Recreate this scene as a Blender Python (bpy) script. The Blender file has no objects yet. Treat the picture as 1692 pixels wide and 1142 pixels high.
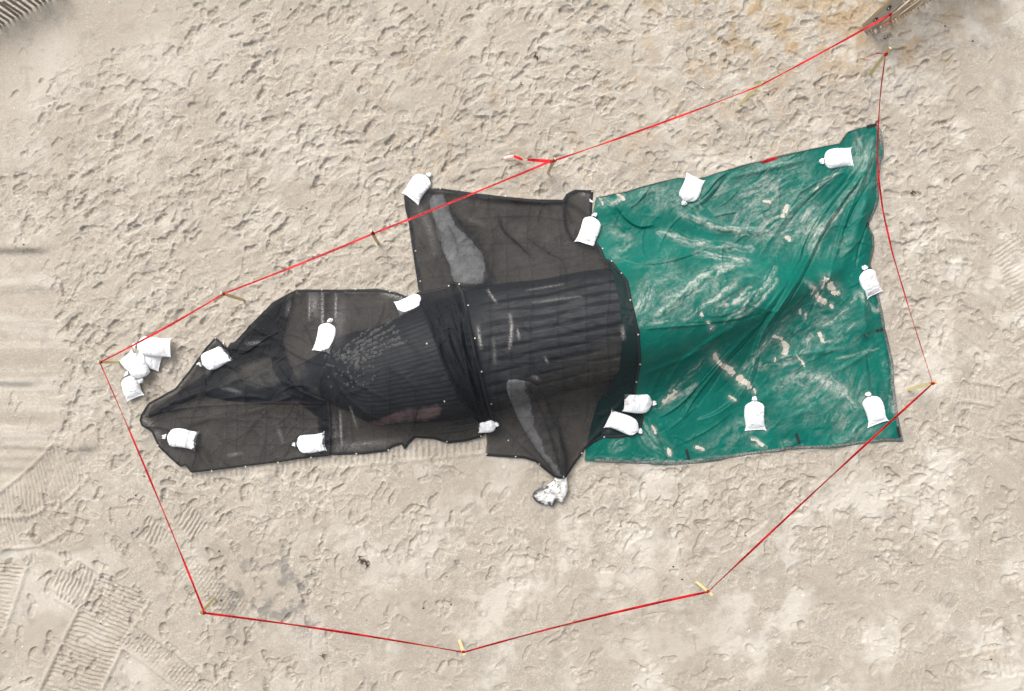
import bpy, math, random
import numpy as np
from mathutils import Vector

random.seed(7)
rng = np.random.default_rng(7)
S = bpy.context.scene
COL = S.collection
R = math.radians

# ------------------------------------------------------------------ camera
HC = 12.8                 # drone height above the sand
PPM = 88.0                # photograph pixels per metre on the sand
cam_d = bpy.data.cameras.new('camera')
cam_d.sensor_width = 36.0
cam_d.lens = 36.0 * HC / (1692.0 / PPM)
cam_d.clip_end = 6000
cam = bpy.data.objects.new('camera', cam_d)
cam.location = (0, 0, HC)
COL.objects.link(cam)
S.camera = cam
S.cycles.use_denoising = True
S.cycles.denoising_prefilter = 'NONE'
S.cycles.sample_clamp_indirect = 0.8
S.cycles.max_bounces = 6; S.cycles.diffuse_bounces = 3; S.cycles.transparent_max_bounces = 12

# ------------------------------------------------------------------ light
SUN_EL, SUN_AZ = 48.0, -32.0          # azimuth clockwise from the top of the picture
w = bpy.data.worlds.new('World'); S.world = w
w.use_nodes = True
nt = w.node_tree; nt.nodes.clear()
sky = nt.nodes.new('ShaderNodeTexSky')
sky.sky_type = 'NISHITA'; sky.sun_disc = False
sky.sun_elevation = R(SUN_EL); sky.sun_rotation = R(SUN_AZ)
sky.dust_density = 6.0; sky.air_density = 1.0; sky.ozone_density = 1.0
hs = nt.nodes.new('ShaderNodeHueSaturation'); hs.inputs['Saturation'].default_value = 0.18
bg = nt.nodes.new('ShaderNodeBackground'); bg.inputs['Strength'].default_value = 0.15
wo = nt.nodes.new('ShaderNodeOutputWorld')
nt.links.new(sky.outputs[0], hs.inputs['Color'])
nt.links.new(hs.outputs[0], bg.inputs['Color'])
nt.links.new(bg.outputs[0], wo.inputs['Surface'])

sd = bpy.data.lights.new('sun', 'SUN'); sd.energy = 1.1; sd.angle = R(32); sd.color = (1.0, 0.965, 0.915)
so = bpy.data.objects.new('sun', sd); COL.objects.link(so)
sdir = Vector((math.sin(R(SUN_AZ)) * math.cos(R(SUN_EL)), math.cos(R(SUN_AZ)) * math.cos(R(SUN_EL)), math.sin(R(SUN_EL))))
so.rotation_euler = (-sdir).to_track_quat('-Z', 'Y').to_euler()
so.location = (0, 0, 30)

S.view_settings.view_transform = 'Standard'
S.view_settings.look = 'None'
S.view_settings.exposure = 0.63
S.view_settings.gamma = 1.0
S.view_settings.use_curve_mapping = False

# ------------------------------------------------------------------ helpers: numbers
def unproj(p, z=0.0):
    p = np.asarray(p, float)
    k = (HC - np.asarray(z)) / HC / PPM
    out = np.empty(p.shape[:-1] + (2,))
    out[..., 0] = (p[..., 0] - 846.0) * k
    out[..., 1] = (571.0 - p[..., 1]) * k
    return out

def proj(x, y, z):
    k = PPM * HC / (HC - z)
    return 846.0 + x * k, 571.0 - y * k

_perm = rng.permutation(1024)
_ang = rng.random(1024) * 2 * np.pi
_gx, _gy = np.cos(_ang), np.sin(_ang)
def perlin(x, y, seed=0):
    x = x + seed * 17.31; y = y + seed * 9.73
    xi = np.floor(x).astype(np.int64); yi = np.floor(y).astype(np.int64)
    xf = x - xi; yf = y - yi
    def g(ix, iy, dx, dy):
        h = _perm[(_perm[ix & 1023] + iy) & 1023]
        return _gx[h] * dx + _gy[h] * dy
    u = xf * xf * xf * (xf * (xf * 6 - 15) + 10); v = yf * yf * yf * (yf * (yf * 6 - 15) + 10)
    a = g(xi, yi, xf, yf); b = g(xi + 1, yi, xf - 1, yf)
    c = g(xi, yi + 1, xf, yf - 1); d = g(xi + 1, yi + 1, xf - 1, yf - 1)
    return ((a + (b - a) * u) * (1 - v) + (c + (d - c) * u) * v) * 1.5
def fbm(x, y, sc, octv=4, seed=0, gain=0.5):
    s = 0; a = 1.0; t = 0
    for i in range(octv):
        s = s + a * perlin(x * sc, y * sc, seed + i * 3 + 1); t += a; a *= gain; sc *= 2.03
    return s / t
def sstep(a, b, x):
    t = np.clip((x - a) / (b - a), 0, 1)
    return t * t * (3 - 2 * t)

def inside(px, py, poly):
    res = np.zeros(px.shape, bool)
    n = len(poly)
    for i in range(n):
        x1, y1 = poly[i]; x2, y2 = poly[(i + 1) % n]
        if y1 == y2: continue
        c = (y1 > py) != (y2 > py)
        res ^= c & (px < (x2 - x1) * (py - y1) / (y2 - y1) + x1)
    return res

def polydist(px, py, pts, closed=False):
    """distance, signed side, arc fraction, nearest point"""
    n = len(pts); best = np.full(px.shape, 1e18); sgn = np.zeros(px.shape); fr = np.zeros(px.shape)
    bx = np.zeros(px.shape); by = np.zeros(px.shape)
    segs = [(pts[i], pts[(i + 1) % n]) for i in range(n if closed else n - 1)]
    L = [math.hypot(b[0] - a[0], b[1] - a[1]) for a, b in segs]; tot = sum(L) + 1e-9; acc = 0
    for (a, b), l in zip(segs, L):
        dx, dy = b[0] - a[0], b[1] - a[1]
        t = np.clip(((px - a[0]) * dx + (py - a[1]) * dy) / (dx * dx + dy * dy + 1e-12), 0, 1)
        qx = a[0] + t * dx; qy = a[1] + t * dy
        d = (px - qx) ** 2 + (py - qy) ** 2
        m = d < best
        best = np.where(m, d, best); bx = np.where(m, qx, bx); by = np.where(m, qy, by)
        sgn = np.where(m, np.sign(dx * (py - a[1]) - dy * (px - a[0])), sgn)
        fr = np.where(m, (acc + t * l) / tot, fr); acc += l
    return np.sqrt(best), sgn, fr, bx, by

def densify(pts, step, closed=True, smooth=0):
    pts = [tuple(p) for p in pts]
    for _ in range(smooth):
        q = []
        n = len(pts)
        for i in range(n if closed else n - 1):
            a, b = pts[i], pts[(i + 1) % n]
            q.append((a[0] * .75 + b[0] * .25, a[1] * .75 + b[1] * .25))
            q.append((a[0] * .25 + b[0] * .75, a[1] * .25 + b[1] * .75))
        if not closed: q = [pts[0]] + q + [pts[-1]]
        pts = q
    out = []; n = len(pts)
    for i in range(n if closed else n - 1):
        a, b = pts[i], pts[(i + 1) % n]
        k = max(1, int(math.hypot(b[0] - a[0], b[1] - a[1]) / step))
        for j in range(k):
            out.append((a[0] + (b[0] - a[0]) * j / k, a[1] + (b[1] - a[1]) * j / k))
    if not closed: out.append(pts[-1])
    return out

# ------------------------------------------------------------------ helpers: objects
def mesh_from(name, V, F, mats=None, smooth=True, attrs=None):
    V = np.asarray(V, float)
    me = bpy.data.meshes.new(name)
    if isinstance(F, np.ndarray):
        k = F.shape[1]; n = len(F)
        me.vertices.add(len(V)); me.vertices.foreach_set('co', V.ravel())
        me.loops.add(n * k); me.loops.foreach_set('vertex_index', F.ravel().astype(np.int32))
        me.polygons.add(n)
        me.polygons.foreach_set('loop_start', np.arange(0, n * k, k, dtype=np.int32))
        me.update(calc_edges=True)
    else:
        me.from_pydata([tuple(v) for v in V], [], [tuple(f) for f in F]); me.update()
    me.polygons.foreach_set('use_smooth', np.full(len(me.polygons), smooth))
    if attrs:
        for k, v in attrs.items():
            a = me.attributes.new(k, 'FLOAT', 'POINT'); a.data.foreach_set('value', np.asarray(v, np.float32).ravel())
    if mats: me.materials.append(mats)
    return me
def link(name, data, parent=None, loc=(0, 0, 0), kind=None, label=None):
    o = bpy.data.objects.new(name, data); COL.objects.link(o); o.location = loc
    if parent: o.parent = parent
    if kind: o['kind'] = kind
    if label: o['label'] = label
    return o
def tag(o, label, cat, group=None):
    o['label'] = label; o['category'] = cat
    if group: o['group'] = group
    return o

class MB:
    def __init__(s): s.V = []; s.F = []
    def add(s, V, F):
        b = len(s.V); s.V += [tuple(v) for v in V]; s.F += [tuple(i + b for i in f) for f in F]
    def box(s, c, ax, ay, az):
        c = Vector(c); ax, ay, az = Vector(ax), Vector(ay), Vector(az)
        V = [c + ax * i + ay * j + az * k for k in (-1, 1) for j in (-1, 1) for i in (-1, 1)]
        s.add(V, [(0, 2, 3, 1), (4, 5, 7, 6), (0, 1, 5, 4), (2, 6, 7, 3), (0, 4, 6, 2), (1, 3, 7, 5)])
    def tube(s, pts, r, n=6, caps=True):
        pts = [Vector(p) for p in pts]; b0 = len(s.V); rs = r if hasattr(r, '__len__') else [r] * len(pts)
        up = Vector((0, 0, 1))
        for i, p in enumerate(pts):
            t = (pts[min(i + 1, len(pts) - 1)] - pts[max(i - 1, 0)]).normalized()
            a = t.cross(up)
            if a.length < 1e-3: a = t.cross(Vector((1, 0, 0)))
            a.normalize(); b = t.cross(a)
            for k in range(n):
                th = 2 * math.pi * k / n
                s.V.append(tuple(p + (a * math.cos(th) + b * math.sin(th)) * rs[i]))
        for i in range(len(pts) - 1):
            for k in range(n):
                k2 = (k + 1) % n
                s.F.append((b0 + i * n + k, b0 + i * n + k2, b0 + (i + 1) * n + k2, b0 + (i + 1) * n + k))
        if caps:
            s.F.append(tuple(b0 + k for k in reversed(range(n)))); e = b0 + (len(pts) - 1) * n
            s.F.append(tuple(e + k for k in range(n)))
    def mesh(s, name, mat, smooth=False, origin=(0, 0, 0)):
        return mesh_from(name, np.array(s.V) - np.array(origin), s.F, mat, smooth)

# ------------------------------------------------------------------ helpers: materials
class Mat:
    def __init__(s, name):
        s.m = bpy.data.materials.new(name); s.m.use_nodes = True
        s.t = s.m.node_tree; s.t.nodes.clear()
        s.out = s.n('ShaderNodeOutputMaterial')
    def n(s, t, **kw):
        nd = s.t.nodes.new(t)
        for k, v in kw.items(): setattr(nd, k, v)
        return nd
    def l(s, a, b): s.t.links.new(a, b)
    def put(s, sock, v):
        if isinstance(v, bpy.types.NodeSocket): s.l(v, sock)
        else: sock.default_value = v
    def attr(s, name): return s.n('ShaderNodeAttribute', attribute_name=name).outputs['Fac']
    def coord(s, scale=(1, 1, 1), rot=(0, 0, 0)):
        tc = s.n('ShaderNodeTexCoord'); mr = s.n('ShaderNodeMapping'); mp = s.n('ShaderNodeMapping')
        mp.inputs['Scale'].default_value = scale; mr.inputs['Rotation'].default_value = rot
        s.l(tc.outputs['Object'], mr.inputs['Vector']); s.l(mr.outputs[0], mp.inputs['Vector']); return mp.outputs[0]
    def noise(s, scale, detail=3, rough=.55, vec=None, dist=0):
        nd = s.n('ShaderNodeTexNoise'); nd.inputs['Scale'].default_value = scale; nd.inputs['Detail'].default_value = detail
        nd.inputs['Roughness'].default_value = rough; nd.inputs['Distortion'].default_value = dist
        s.l(vec if vec is not None else s.coord(), nd.inputs['Vector']); return nd.outputs['Fac']
    def ramp(s, f, a, b, lo=0., hi=1.):
        nd = s.n('ShaderNodeMapRange'); nd.inputs['From Min'].default_value = a; nd.inputs['From Max'].default_value = b
        nd.inputs['To Min'].default_value = lo; nd.inputs['To Max'].default_value = hi
        s.put(nd.inputs['Value'], f); return nd.outputs[0]
    def math(s, op, a, b=0.0):
        nd = s.n('ShaderNodeMath', operation=op); s.put(nd.inputs[0], a); s.put(nd.inputs[1], b); return nd.outputs[0]
    def mix(s, f, a, b):
        nd = s.n('ShaderNodeMix', data_type='RGBA')
        s.put(nd.inputs['Factor'], f)
        for k, v in ((6, a), (7, b)):
            s.put(nd.inputs[k], v if isinstance(v, bpy.types.NodeSocket) else (*v, 1))
        return nd.outputs[2]
    def bump(s, h, strength=.5, dist=.01, normal=None):
        nd = s.n('ShaderNodeBump'); nd.inputs['Strength'].default_value = strength; nd.inputs['Distance'].default_value = dist
        s.l(h, nd.inputs['Height'])
        if normal is not None: s.l(normal, nd.inputs['Normal'])
        return nd.outputs[0]
    def bsdf(s, col, rough=.8, spec=.3, normal=None, link=True):
        b = s.n('ShaderNodeBsdfPrincipled')
        s.put(b.inputs['Base Color'], col if isinstance(col, bpy.types.NodeSocket) else (*col, 1))
        s.put(b.inputs['Roughness'], rough); b.inputs['Specular IOR Level'].default_value = spec
        if normal is not None: s.l(normal, b.inputs['Normal'])
        if link: s.l(b.outputs[0], s.out.inputs['Surface'])
        return b.outputs[0]

# sand
m = Mat('sand')
n1 = m.noise(0.9, 5, .6); n2 = m.noise(7, 5, .62, dist=.6); n3 = m.noise(60, 3, .6); n4 = m.noise(240, 2, .6)
damp = m.attr('damp'); dry = m.attr('dry'); ochre = m.attr('ochre'); grey = m.attr('grey')
c = m.mix(m.ramp(n1, .3, .7), (.366, .324, .269), (.426, .381, .320))
c = m.mix(m.math('MULTIPLY', m.ramp(n2, .45, .68), .75), c, (.476, .436, .381))
nf = m.noise(26, 5, .68, dist=.5)
nf2 = m.noise(48, 4, .7, dist=.3); nf3 = m.noise(85, 2, .6)
c = m.mix(m.ramp(nf2, .36, .52, .50, 0), c, (.25, .213, .168))
c = m.mix(m.ramp(nf2, .56, .70, 0, .55), c, (.62, .577, .515))
c = m.mix(m.ramp(nf3, .60, .70, 0, .45), c, (.17, .145, .115))
c = m.mix(m.ramp(nf, .40, .62, .48, 0), c, (.275, .238, .192))
c = m.mix(m.ramp(nf, .55, .72, 0, .5), c, (.57, .527, .465))
c = m.mix(m.math('MULTIPLY', dry, .85), c, (.527, .487, .429))
c = m.mix(m.math('MULTIPLY', damp, .8), c, (.330, .286, .232))
c = m.mix(grey, c, (.20, .185, .165))
c = m.mix(m.math('MULTIPLY', ochre, .85), c, (.33, .228, .122))
c = m.mix(m.ramp(n3, .35, .75, 0, .28), c, (.26, .225, .18))
c = m.mix(m.ramp(n4, .6, .72, 0, .38), c, (.20, .17, .135))
c = m.mix(m.ramp(m.noise(170, 1), .66, .75, 0, .5), c, (.66, .63, .58))
nb = m.bump(m.noise(22, 5, .7, dist=.4), .6, .02)
nb = m.bump(m.noise(70, 4, .65), .6, .010, nb)
nb = m.bump(m.noise(170, 3, .6), .3, .006, nb)
m.bsdf(c, .95, .15, nb)
M_SAND = m.m

# sand lying on the tarp
m = Mat('loose_sand')
c = m.mix(m.ramp(m.noise(30, 4), .35, .7), (.42, .378, .318), (.50, .455, .392))
m.bsdf(c, .95, .15, m.bump(m.noise(120, 3), .4, .005))
M_LOOSE = m.m

# green tarp
m = Mat('green_tarp')
dust = m.attr('dust')
ns = m.noise(1.0, 7, .72, m.coord((6, 26, 6), (0, 0, R(-38))), .9)
ns2 = m.noise(15, 8, .78)
ns3 = m.noise(3.2, 4, .6)
base = m.mix(m.ramp(m.noise(1.6, 4), .3, .7), (.0005, .084, .064), (.001, .116, .088))
base = m.mix(m.ramp(m.noise(70, 3), .45, .7, 0, .25), base, (.008, .07, .055))
d = m.math('MULTIPLY', dust, m.ramp(ns2, .36, .60, .15, 1.25))
thin = m.math('MULTIPLY', m.ramp(ns3, .50, .70), m.ramp(ns2, .52, .74, 0, .18))
d = m.math('MINIMUM', m.math('ADD', d, thin), .88)
c = m.mix(d, base, (.42, .42, .385))
nb = m.bump(m.noise(26, 5, .6, dist=.8), .35, .012)
nb = m.bump(m.noise(160, 2), .2, .003, nb)
m.bsdf(c, m.ramp(d, 0, 1, .40, .9), .14, nb)
M_GREEN = m.m

# black sheer mesh
def black_mesh(name, op0):
    m = Mat(name)
    dust = m.attr('dust'); cr = m.attr('crease')
    c = m.mix(m.ramp(m.noise(40, 4), .4, .7), (.0125, .014, .017), (.018, .0195, .023))
    df = m.math('MULTIPLY', dust, m.ramp(m.noise(46, 5, .8), .40, .60))
    speck = m.math('MULTIPLY', m.ramp(m.noise(95, 3, .8), .66, .74), m.ramp(m.noise(2.2, 3), .48, .62, 0, .55))
    df = m.math('MINIMUM', m.math('ADD', df, speck), .8)
    c = m.mix(df, c, (.36, .345, .325))
    b = m.bsdf(c, .6, .10, m.bump(m.noise(30, 4, dist=.5), .3, .008), link=False)
    tr = m.n('ShaderNodeBsdfTransparent')
    op = m.math('ADD', m.ramp(m.noise(5, 4), .3, .7, op0 - .04, op0 + .04), m.math('MULTIPLY', cr, .45))
    op = m.math('MINIMUM', m.math('ADD', op, m.math('MULTIPLY', df, .4)), .985)
    mx = m.n('ShaderNodeMixShader'); m.put(mx.inputs[0], op)
    m.l(tr.outputs[0], mx.inputs[1]); m.l(b, mx.inputs[2]); m.l(mx.outputs[0], m.out.inputs['Surface'])
    return m.m
M_MESH = black_mesh('black_mesh_cloth', .665)
m = Mat('black_hem')
c = m.mix(m.math('MULTIPLY', m.attr('dust'), m.ramp(m.noise(60, 4, .7), .4, .62)), (.016, .017, .019), (.42, .4, .37))
m.bsdf(c, .7, .25, m.bump(m.noise(50, 3), .3, .006))
M_HEM = m.m

# whale skin
m = Mat('whale_skin')
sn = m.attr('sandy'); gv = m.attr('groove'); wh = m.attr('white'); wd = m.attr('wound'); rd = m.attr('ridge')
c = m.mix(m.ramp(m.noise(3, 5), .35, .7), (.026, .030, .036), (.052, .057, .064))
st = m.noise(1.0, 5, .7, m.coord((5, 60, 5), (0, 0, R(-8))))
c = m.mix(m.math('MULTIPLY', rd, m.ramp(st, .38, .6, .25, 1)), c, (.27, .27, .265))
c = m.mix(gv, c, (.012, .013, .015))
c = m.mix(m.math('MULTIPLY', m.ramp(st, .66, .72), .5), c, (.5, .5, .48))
c = m.mix(m.math('MULTIPLY', sn, m.ramp(m.noise(5, 5, .7), .3, .6)), c, (.36, .315, .26))
spot = m.noise(11, 5, .7)
mot = m.attr('mottle')
flip = m.mix(m.math('MULTIPLY', mot, m.ramp(spot, .46, .60)), m.mix(m.ramp(m.noise(1, 5, .7, m.coord((9, 3.5, 9), (0, 0, R(25)))), .36, .64), (.64, .635, .63), (.86, .86, .87)), (.36, .32, .28))
flip = m.mix(m.math('MULTIPLY', mot, m.ramp(m.noise(19, 4), .60, .68)), flip, (.05, .05, .055))
c = m.mix(wh, c, flip)
c = m.mix(wd, c, m.mix(m.ramp(m.noise(1, 5, .65, m.coord((5, 28, 5), (0, 0, R(-12)))), .4, .62), (.86, .40, .41), (.96, .82, .80)))
m.bsdf(c, .5, .4, m.bump(m.noise(30, 4), .25, .008))
M_WHALE = m.m
m = Mat('barnacle_shell')
m.bsdf(m.mix(m.ramp(m.noise(60, 2), .4, .6), (.60, .58, .55), (.82, .80, .77)), .8, .2)
M_BARN = m.m

# sandbag plastic
def bag_mat():
    m = Mat('white_woven_sack')
    stn = m.attr('stain')
    c = m.mix(m.ramp(m.noise(6, 3), .3, .7), (.74, .75, .76), (.80, .805, .81))
    c = m.mix(m.math('MULTIPLY', stn, m.ramp(m.noise(38, 5, .75), .40, .60)), c, (.23, .18, .135))
    wv = m.n('ShaderNodeTexWave', bands_direction='X'); wv.inputs['Scale'].default_value = 60; m.l(m.coord(), wv.inputs['Vector'])
    nb = m.bump(m.noise(17, 4, .6, dist=.6), .38, .02)
    nb = m.bump(wv.outputs['Fac'], .08, .002, nb)
    m.bsdf(c, .55, .35, nb); return m.m
M_BAG = bag_mat()
m = Mat('cable_tie_plastic'); m.bsdf((.02, .02, .022), .4, .4); M_TIE = m.m

# wood
def wood(name, a, b, sc=(30, 30, 3)):
    m = Mat(name)
    c = m.mix(m.ramp(m.noise(1, 5, .65, m.coord(sc)), .3, .7), a, b)
    c = m.mix(m.ramp(m.noise(9, 3), .62, .72), c, (a[0] * .4, a[1] * .38, a[2] * .36))
    m.bsdf(c, .8, .2, m.bump(m.noise(1, 5, .6, m.coord(sc)), .4, .004)); return m.m
M_STAKE = wood('stake_wood', (.62, .47, .25), (.74, .585, .34))
M_STAKEY = wood('yellowed_stake_wood', (.54, .45, .215), (.65, .56, .30))
M_SLAT = wood('slat_wood', (.30, .225, .15), (.46, .37, .265))
M_SLATG = wood('weathered_slat_wood', (.20, .17, .135), (.30, .26, .215))
M_POSTG = wood('grey_post_wood', (.22, .20, .18), (.34, .31, .27))
M_POSTT = wood('tan_post_wood', (.33, .25, .13), (.44, .34, .19))
m = Mat('hole_shade'); m.bsdf((.06, .052, .044), .9, .1); M_HOLE = m.m
m = Mat('galvanised_wire'); b = m.bsdf(m.mix(m.ramp(m.noise(30), .4, .6), (.30, .31, .33), (.45, .46, .48)), .45, .5); M_WIRE = m.m
m = Mat('grommet_metal'); m.bsdf((.62, .57, .46), .35, .6); M_GROM = m.m

# red barrier tape, printed in black
m = Mat('red_barrier_tape')
uv = m.n('ShaderNodeTexCoord').outputs['UV']
sx = m.n('ShaderNodeSeparateXYZ'); m.l(uv, sx.inputs[0])
mp = m.n('ShaderNodeMapping'); mp.inputs['Scale'].default_value = (46, 3, 1); m.l(uv, mp.inputs['Vector'])
glyph = m.ramp(m.noise(1, 1, .5, mp.outputs[0]), .46, .50)
mp2 = m.n('ShaderNodeMapping'); mp2.inputs['Scale'].default_value = (1.6, 0, 1); m.l(uv, mp2.inputs['Vector'])
word = m.ramp(m.noise(1, 1, .5, mp2.outputs[0]), .44, .47)
band = m.math('MULTIPLY', m.ramp(sx.outputs['Y'], .2, .24), m.ramp(sx.outputs['Y'], .8, .76))
ink = m.math('MULTIPLY', m.math('MULTIPLY', glyph, word), band)
c = m.mix(m.ramp(m.noise(4), .35, .65), (.46, .008, .012), (.55, .014, .02))
c = m.mix(ink, c, (.03, .008, .01))
b = m.bsdf(c, .4, .15, link=False)
tl = m.n('ShaderNodeBsdfTranslucent'); m.l(c, tl.inputs['Color'])
mx = m.n('ShaderNodeMixShader'); mx.inputs[0].default_value = .2
m.l(b, mx.inputs[1]); m.l(tl.outputs[0], mx.inputs[2]); m.l(mx.outputs[0], m.out.inputs['Surface'])
M_TAPE = m.m
m = Mat('lit_through_pink_tape'); m.bsdf((.78, .33, .33), .4, .4); M_PINK = m.m  # pale pink paints in the brightness of thin translucent tape ends
m = Mat('dry_seaweed'); m.bsdf(m.mix(m.ramp(m.noise(40), .4, .6), (.05, .038, .026), (.11, .085, .06)), .85, .2); M_WEED = m.m
m = Mat('pebble_dark'); m.bsdf((.045, .042, .04), .7, .3); M_PEB = m.m
m = Mat('shell_white'); m.bsdf((.78, .76, .72), .5, .3); M_SHELL = m.m

# ------------------------------------------------------------------ outlines (pixels of the photograph, on the sand)
P_A = [(493, 479), (560, 479), (625, 478), (655, 483), (674, 491), (690, 484), (720, 478), (743, 472), (745, 463), (758, 469),
       (766, 482), (772, 505), (778, 540), (787, 580), (797, 620), (808, 665), (817, 692), (821, 708), (806, 712), (796, 722), (770, 729),
       (740, 732), (718, 725), (700, 724), (687, 723), (677, 732), (670, 742), (664, 734), (650, 738), (640, 745), (600, 750),
       (560, 751), (530, 750), (526, 690), (505, 672), (478, 650), (452, 612), (450, 588), (430, 593), (400, 603), (375, 622),
       (330, 655), (290, 675), (250, 690), (249, 683), (296, 648), (335, 622), (375, 592), (385, 571), (390, 567), (420, 534), (452, 501), (481, 485)]
P_B = [(668, 325), (690, 313), (728, 312), (760, 316), (785, 320), (835, 326), (880, 330), (930, 331), (936, 321), (950, 314),
       (980, 315), (978, 335), (978, 352), (984, 398), (993, 410), (1000, 427), (1012, 433), (1025, 449), (1037, 463), (1041, 485),
       (1049, 520), (1056, 550), (1059, 590), (1057, 610), (1051, 640), (1049, 660), (1060, 680), (1063, 690), (1058, 715),
       (1040, 721), (1015, 724), (997, 723), (980, 732), (966, 741), (960, 752), (945, 774), (936, 788), (926, 791), (914, 787),
       (895, 772), (885, 763), (866, 757), (850, 756), (803, 753), (804, 735), (804, 718), (790, 698), (760, 660), (738, 615),
       (715, 550), (696, 505), (692, 480), (686, 440), (680, 400), (676, 370), (670, 345)]
P_C = [(985, 327), (1000, 324), (1030, 318), (1060, 309), (1100, 299), (1120, 294), (1150, 297), (1168, 292), (1185, 286), (1230, 273),
       (1290, 258), (1330, 249), (1365, 242), (1386, 238), (1393, 228), (1400, 219), (1420, 212), (1447, 207), (1455, 216), (1458, 258),
       (1452, 266), (1450, 300), (1451, 330), (1447, 345), (1440, 362), (1434, 371), (1438, 380), (1443, 390), (1444, 410),
       (1440, 425), (1437, 437), (1448, 470), (1454, 500), (1458, 520), (1462, 545), (1468, 570), (1475, 600), (1477, 640),
       (1483, 690), (1491, 729), (1460, 729), (1430, 732), (1395, 737), (1360, 740), (1310, 742), (1265, 748), (1220, 754),
       (1180, 762), (1140, 767), (1100, 768), (1060, 766), (1010, 764), (966, 761), (968, 740), (977, 700), (987, 665), (1010, 640),
       (1024, 610), (1028, 560), (1024, 500), (1012, 450), (1000, 432), (990, 415), (982, 395), (978, 360)]
P_D = [(235, 686), (247, 666), (291, 642), (308, 622), (323, 601), (340, 578), (358, 557), (372, 569), (378, 577), (383, 567),
       (389, 566), (420, 533), (452, 500), (481, 484), (493, 478), (478, 520), (468, 560), (474, 590), (490, 625), (515, 650),
       (545, 664), (549, 690), (550, 725), (547, 752), (500, 757), (460, 763), (404, 770), (350, 777), (318, 780), (308, 768),
       (301, 771), (283, 756), (264, 737), (254, 715), (247, 709), (236, 703), (233, 694)]

# ------------------------------------------------------------------ the whale's shape
# px station, py centre, half width (m), top height (m)
WST = [(338, 652, .05, .05), (370, 648, .17, .11), (430, 642, .30, .19), (500, 634, .42, .28), (530, 622, .52, .40), (560, 618, .72, .62),
       (600, 624, .90, .78), (660, 612, 1.03, .93), (740, 593, 1.18, 1.06), (820, 574, 1.19, 1.16), (900, 560, 1.13, 1.22),
       (980, 542, 1.10, 1.25), (1060, 530, 1.04, 1.22), (1140, 520, .90, 1.08), (1210, 508, .70, .86), (1280, 492, .48, .60),
       (1340, 470, .30, .38), (1385, 448, .17, .22), (1405, 440, .10, .12)]
wst = np.array(WST, float)
wX = unproj(wst[:, :2], wst[:, 3])
WX, WC, WW, WT = wX[:, 0], wX[:, 1], wst[:, 2], wst[:, 3]
def cubic(xq, xs, ys):
    d = np.gradient(ys, xs)
    i = np.clip(np.searchsorted(xs, xq) - 1, 0, len(xs) - 2)
    h = xs[i + 1] - xs[i]; t = np.clip((xq - xs[i]) / h, 0, 1)
    return ((2 * t**3 - 3 * t**2 + 1) * ys[i] + (t**3 - 2 * t**2 + t) * h * d[i] + (-2 * t**3 + 3 * t**2) * ys[i + 1] + (t**3 - t**2) * h * d[i + 1])
PEX = 2.0
def whale_body_z(x, y):
    xx = np.clip(x, WX[0], WX[-1])
    c, ww, t = cubic(xx, WX, WC), cubic(xx, WX, WW), cubic(xx, WX, WT)
    v = np.abs(y - c) / np.maximum(ww, .02)
    z = t * np.power(np.clip(1 - np.power(np.minimum(v, 1), PEX), 0, 1), 1 / PEX)
    return np.where((x < WX[0]) | (x > WX[-1]) | (v >= 1), 0, z)

F_UP = [(752, 478), (745, 452), (735, 428), (727, 404), (719, 375), (713, 350), (709, 332), (713, 322), (724, 319), (735, 322), (742, 338),
        (752, 354), (764, 372), (778, 392), (790, 408), (800, 424), (806, 440), (808, 470)]
F_DN = [(842, 622), (836, 634), (842, 656), (852, 684), (866, 712), (884, 740), (904, 766), (917, 786), (917, 793), (906, 801), (893, 806), (882, 812),
        (879, 820), (884, 828), (893, 833), (901, 834), (906, 834), (911, 838), (915, 836), (916, 831), (920, 828), (925, 830), (930, 831),
        (931, 824), (936, 818), (938, 812), (938, 800), (936, 788), (935, 760), (930, 735), (920, 706), (908, 680), (899, 655), (884, 630)]
def flip_axis(which, px, py):
    return np.clip((480 - py) / 160., 0, 1) if which == 'u' else np.clip((py - 620) / 210., 0, 1)
def flip_mid(which, px, py):
    t = flip_axis(which, px, py)
    return (.34 * (1 - t) ** 1.4 + .05) if which == 'u' else (.36 * (1 - t) ** 1.3 + .06)
FLIP_TH = .075
def flip_poly_world(F, which):
    a = np.array(densify(F, 4, True, 1))
    return unproj(a, flip_mid(which, a[:, 0], a[:, 1]))
FPU, FPD = flip_poly_world(F_UP, 'u'), flip_poly_world(F_DN, 'd')
def flip_top(x, y):
    z = np.zeros(x.shape)
    for FP, wch in ((FPU, 'u'), (FPD, 'd')):
        ins = inside(x, y, FP)
        if ins.any():
            xs, ys = x[ins], y[ins]
            d = polydist(xs, ys, [tuple(p) for p in FP], True)[0]
            px, py = proj(xs, ys, np.full(xs.shape, .15))
            md = flip_mid(wch, px, py)
            if wch == 'd': md = np.maximum(md, whale_body_z(xs, ys) + .02)
            z[ins] = md + FLIP_TH * np.sqrt(np.clip(1 - (1 - np.clip(d / .16, 0, 1)) ** 2, 0, 1))
    return z
def fluke_top(x, y):   # tail flukes, flat under the tarp
    X0, Y0 = WX[-1], WC[-1]
    dx, dy = x - X0 + .1, y - Y0
    chord = .42 * np.clip(1 - np.abs(dy) / 1.35, 0, 1)
    cc = .12 + .22 * np.abs(dy)
    return .14 * np.sqrt(np.clip(1 - ((dx - cc) / (chord + 1e-3)) ** 2, 0, 1)) * (chord > .01)
def obstacle(x, y):
    return np.maximum(np.maximum(whale_body_z(x, y), flip_top(x, y)), fluke_top(x, y))

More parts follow.
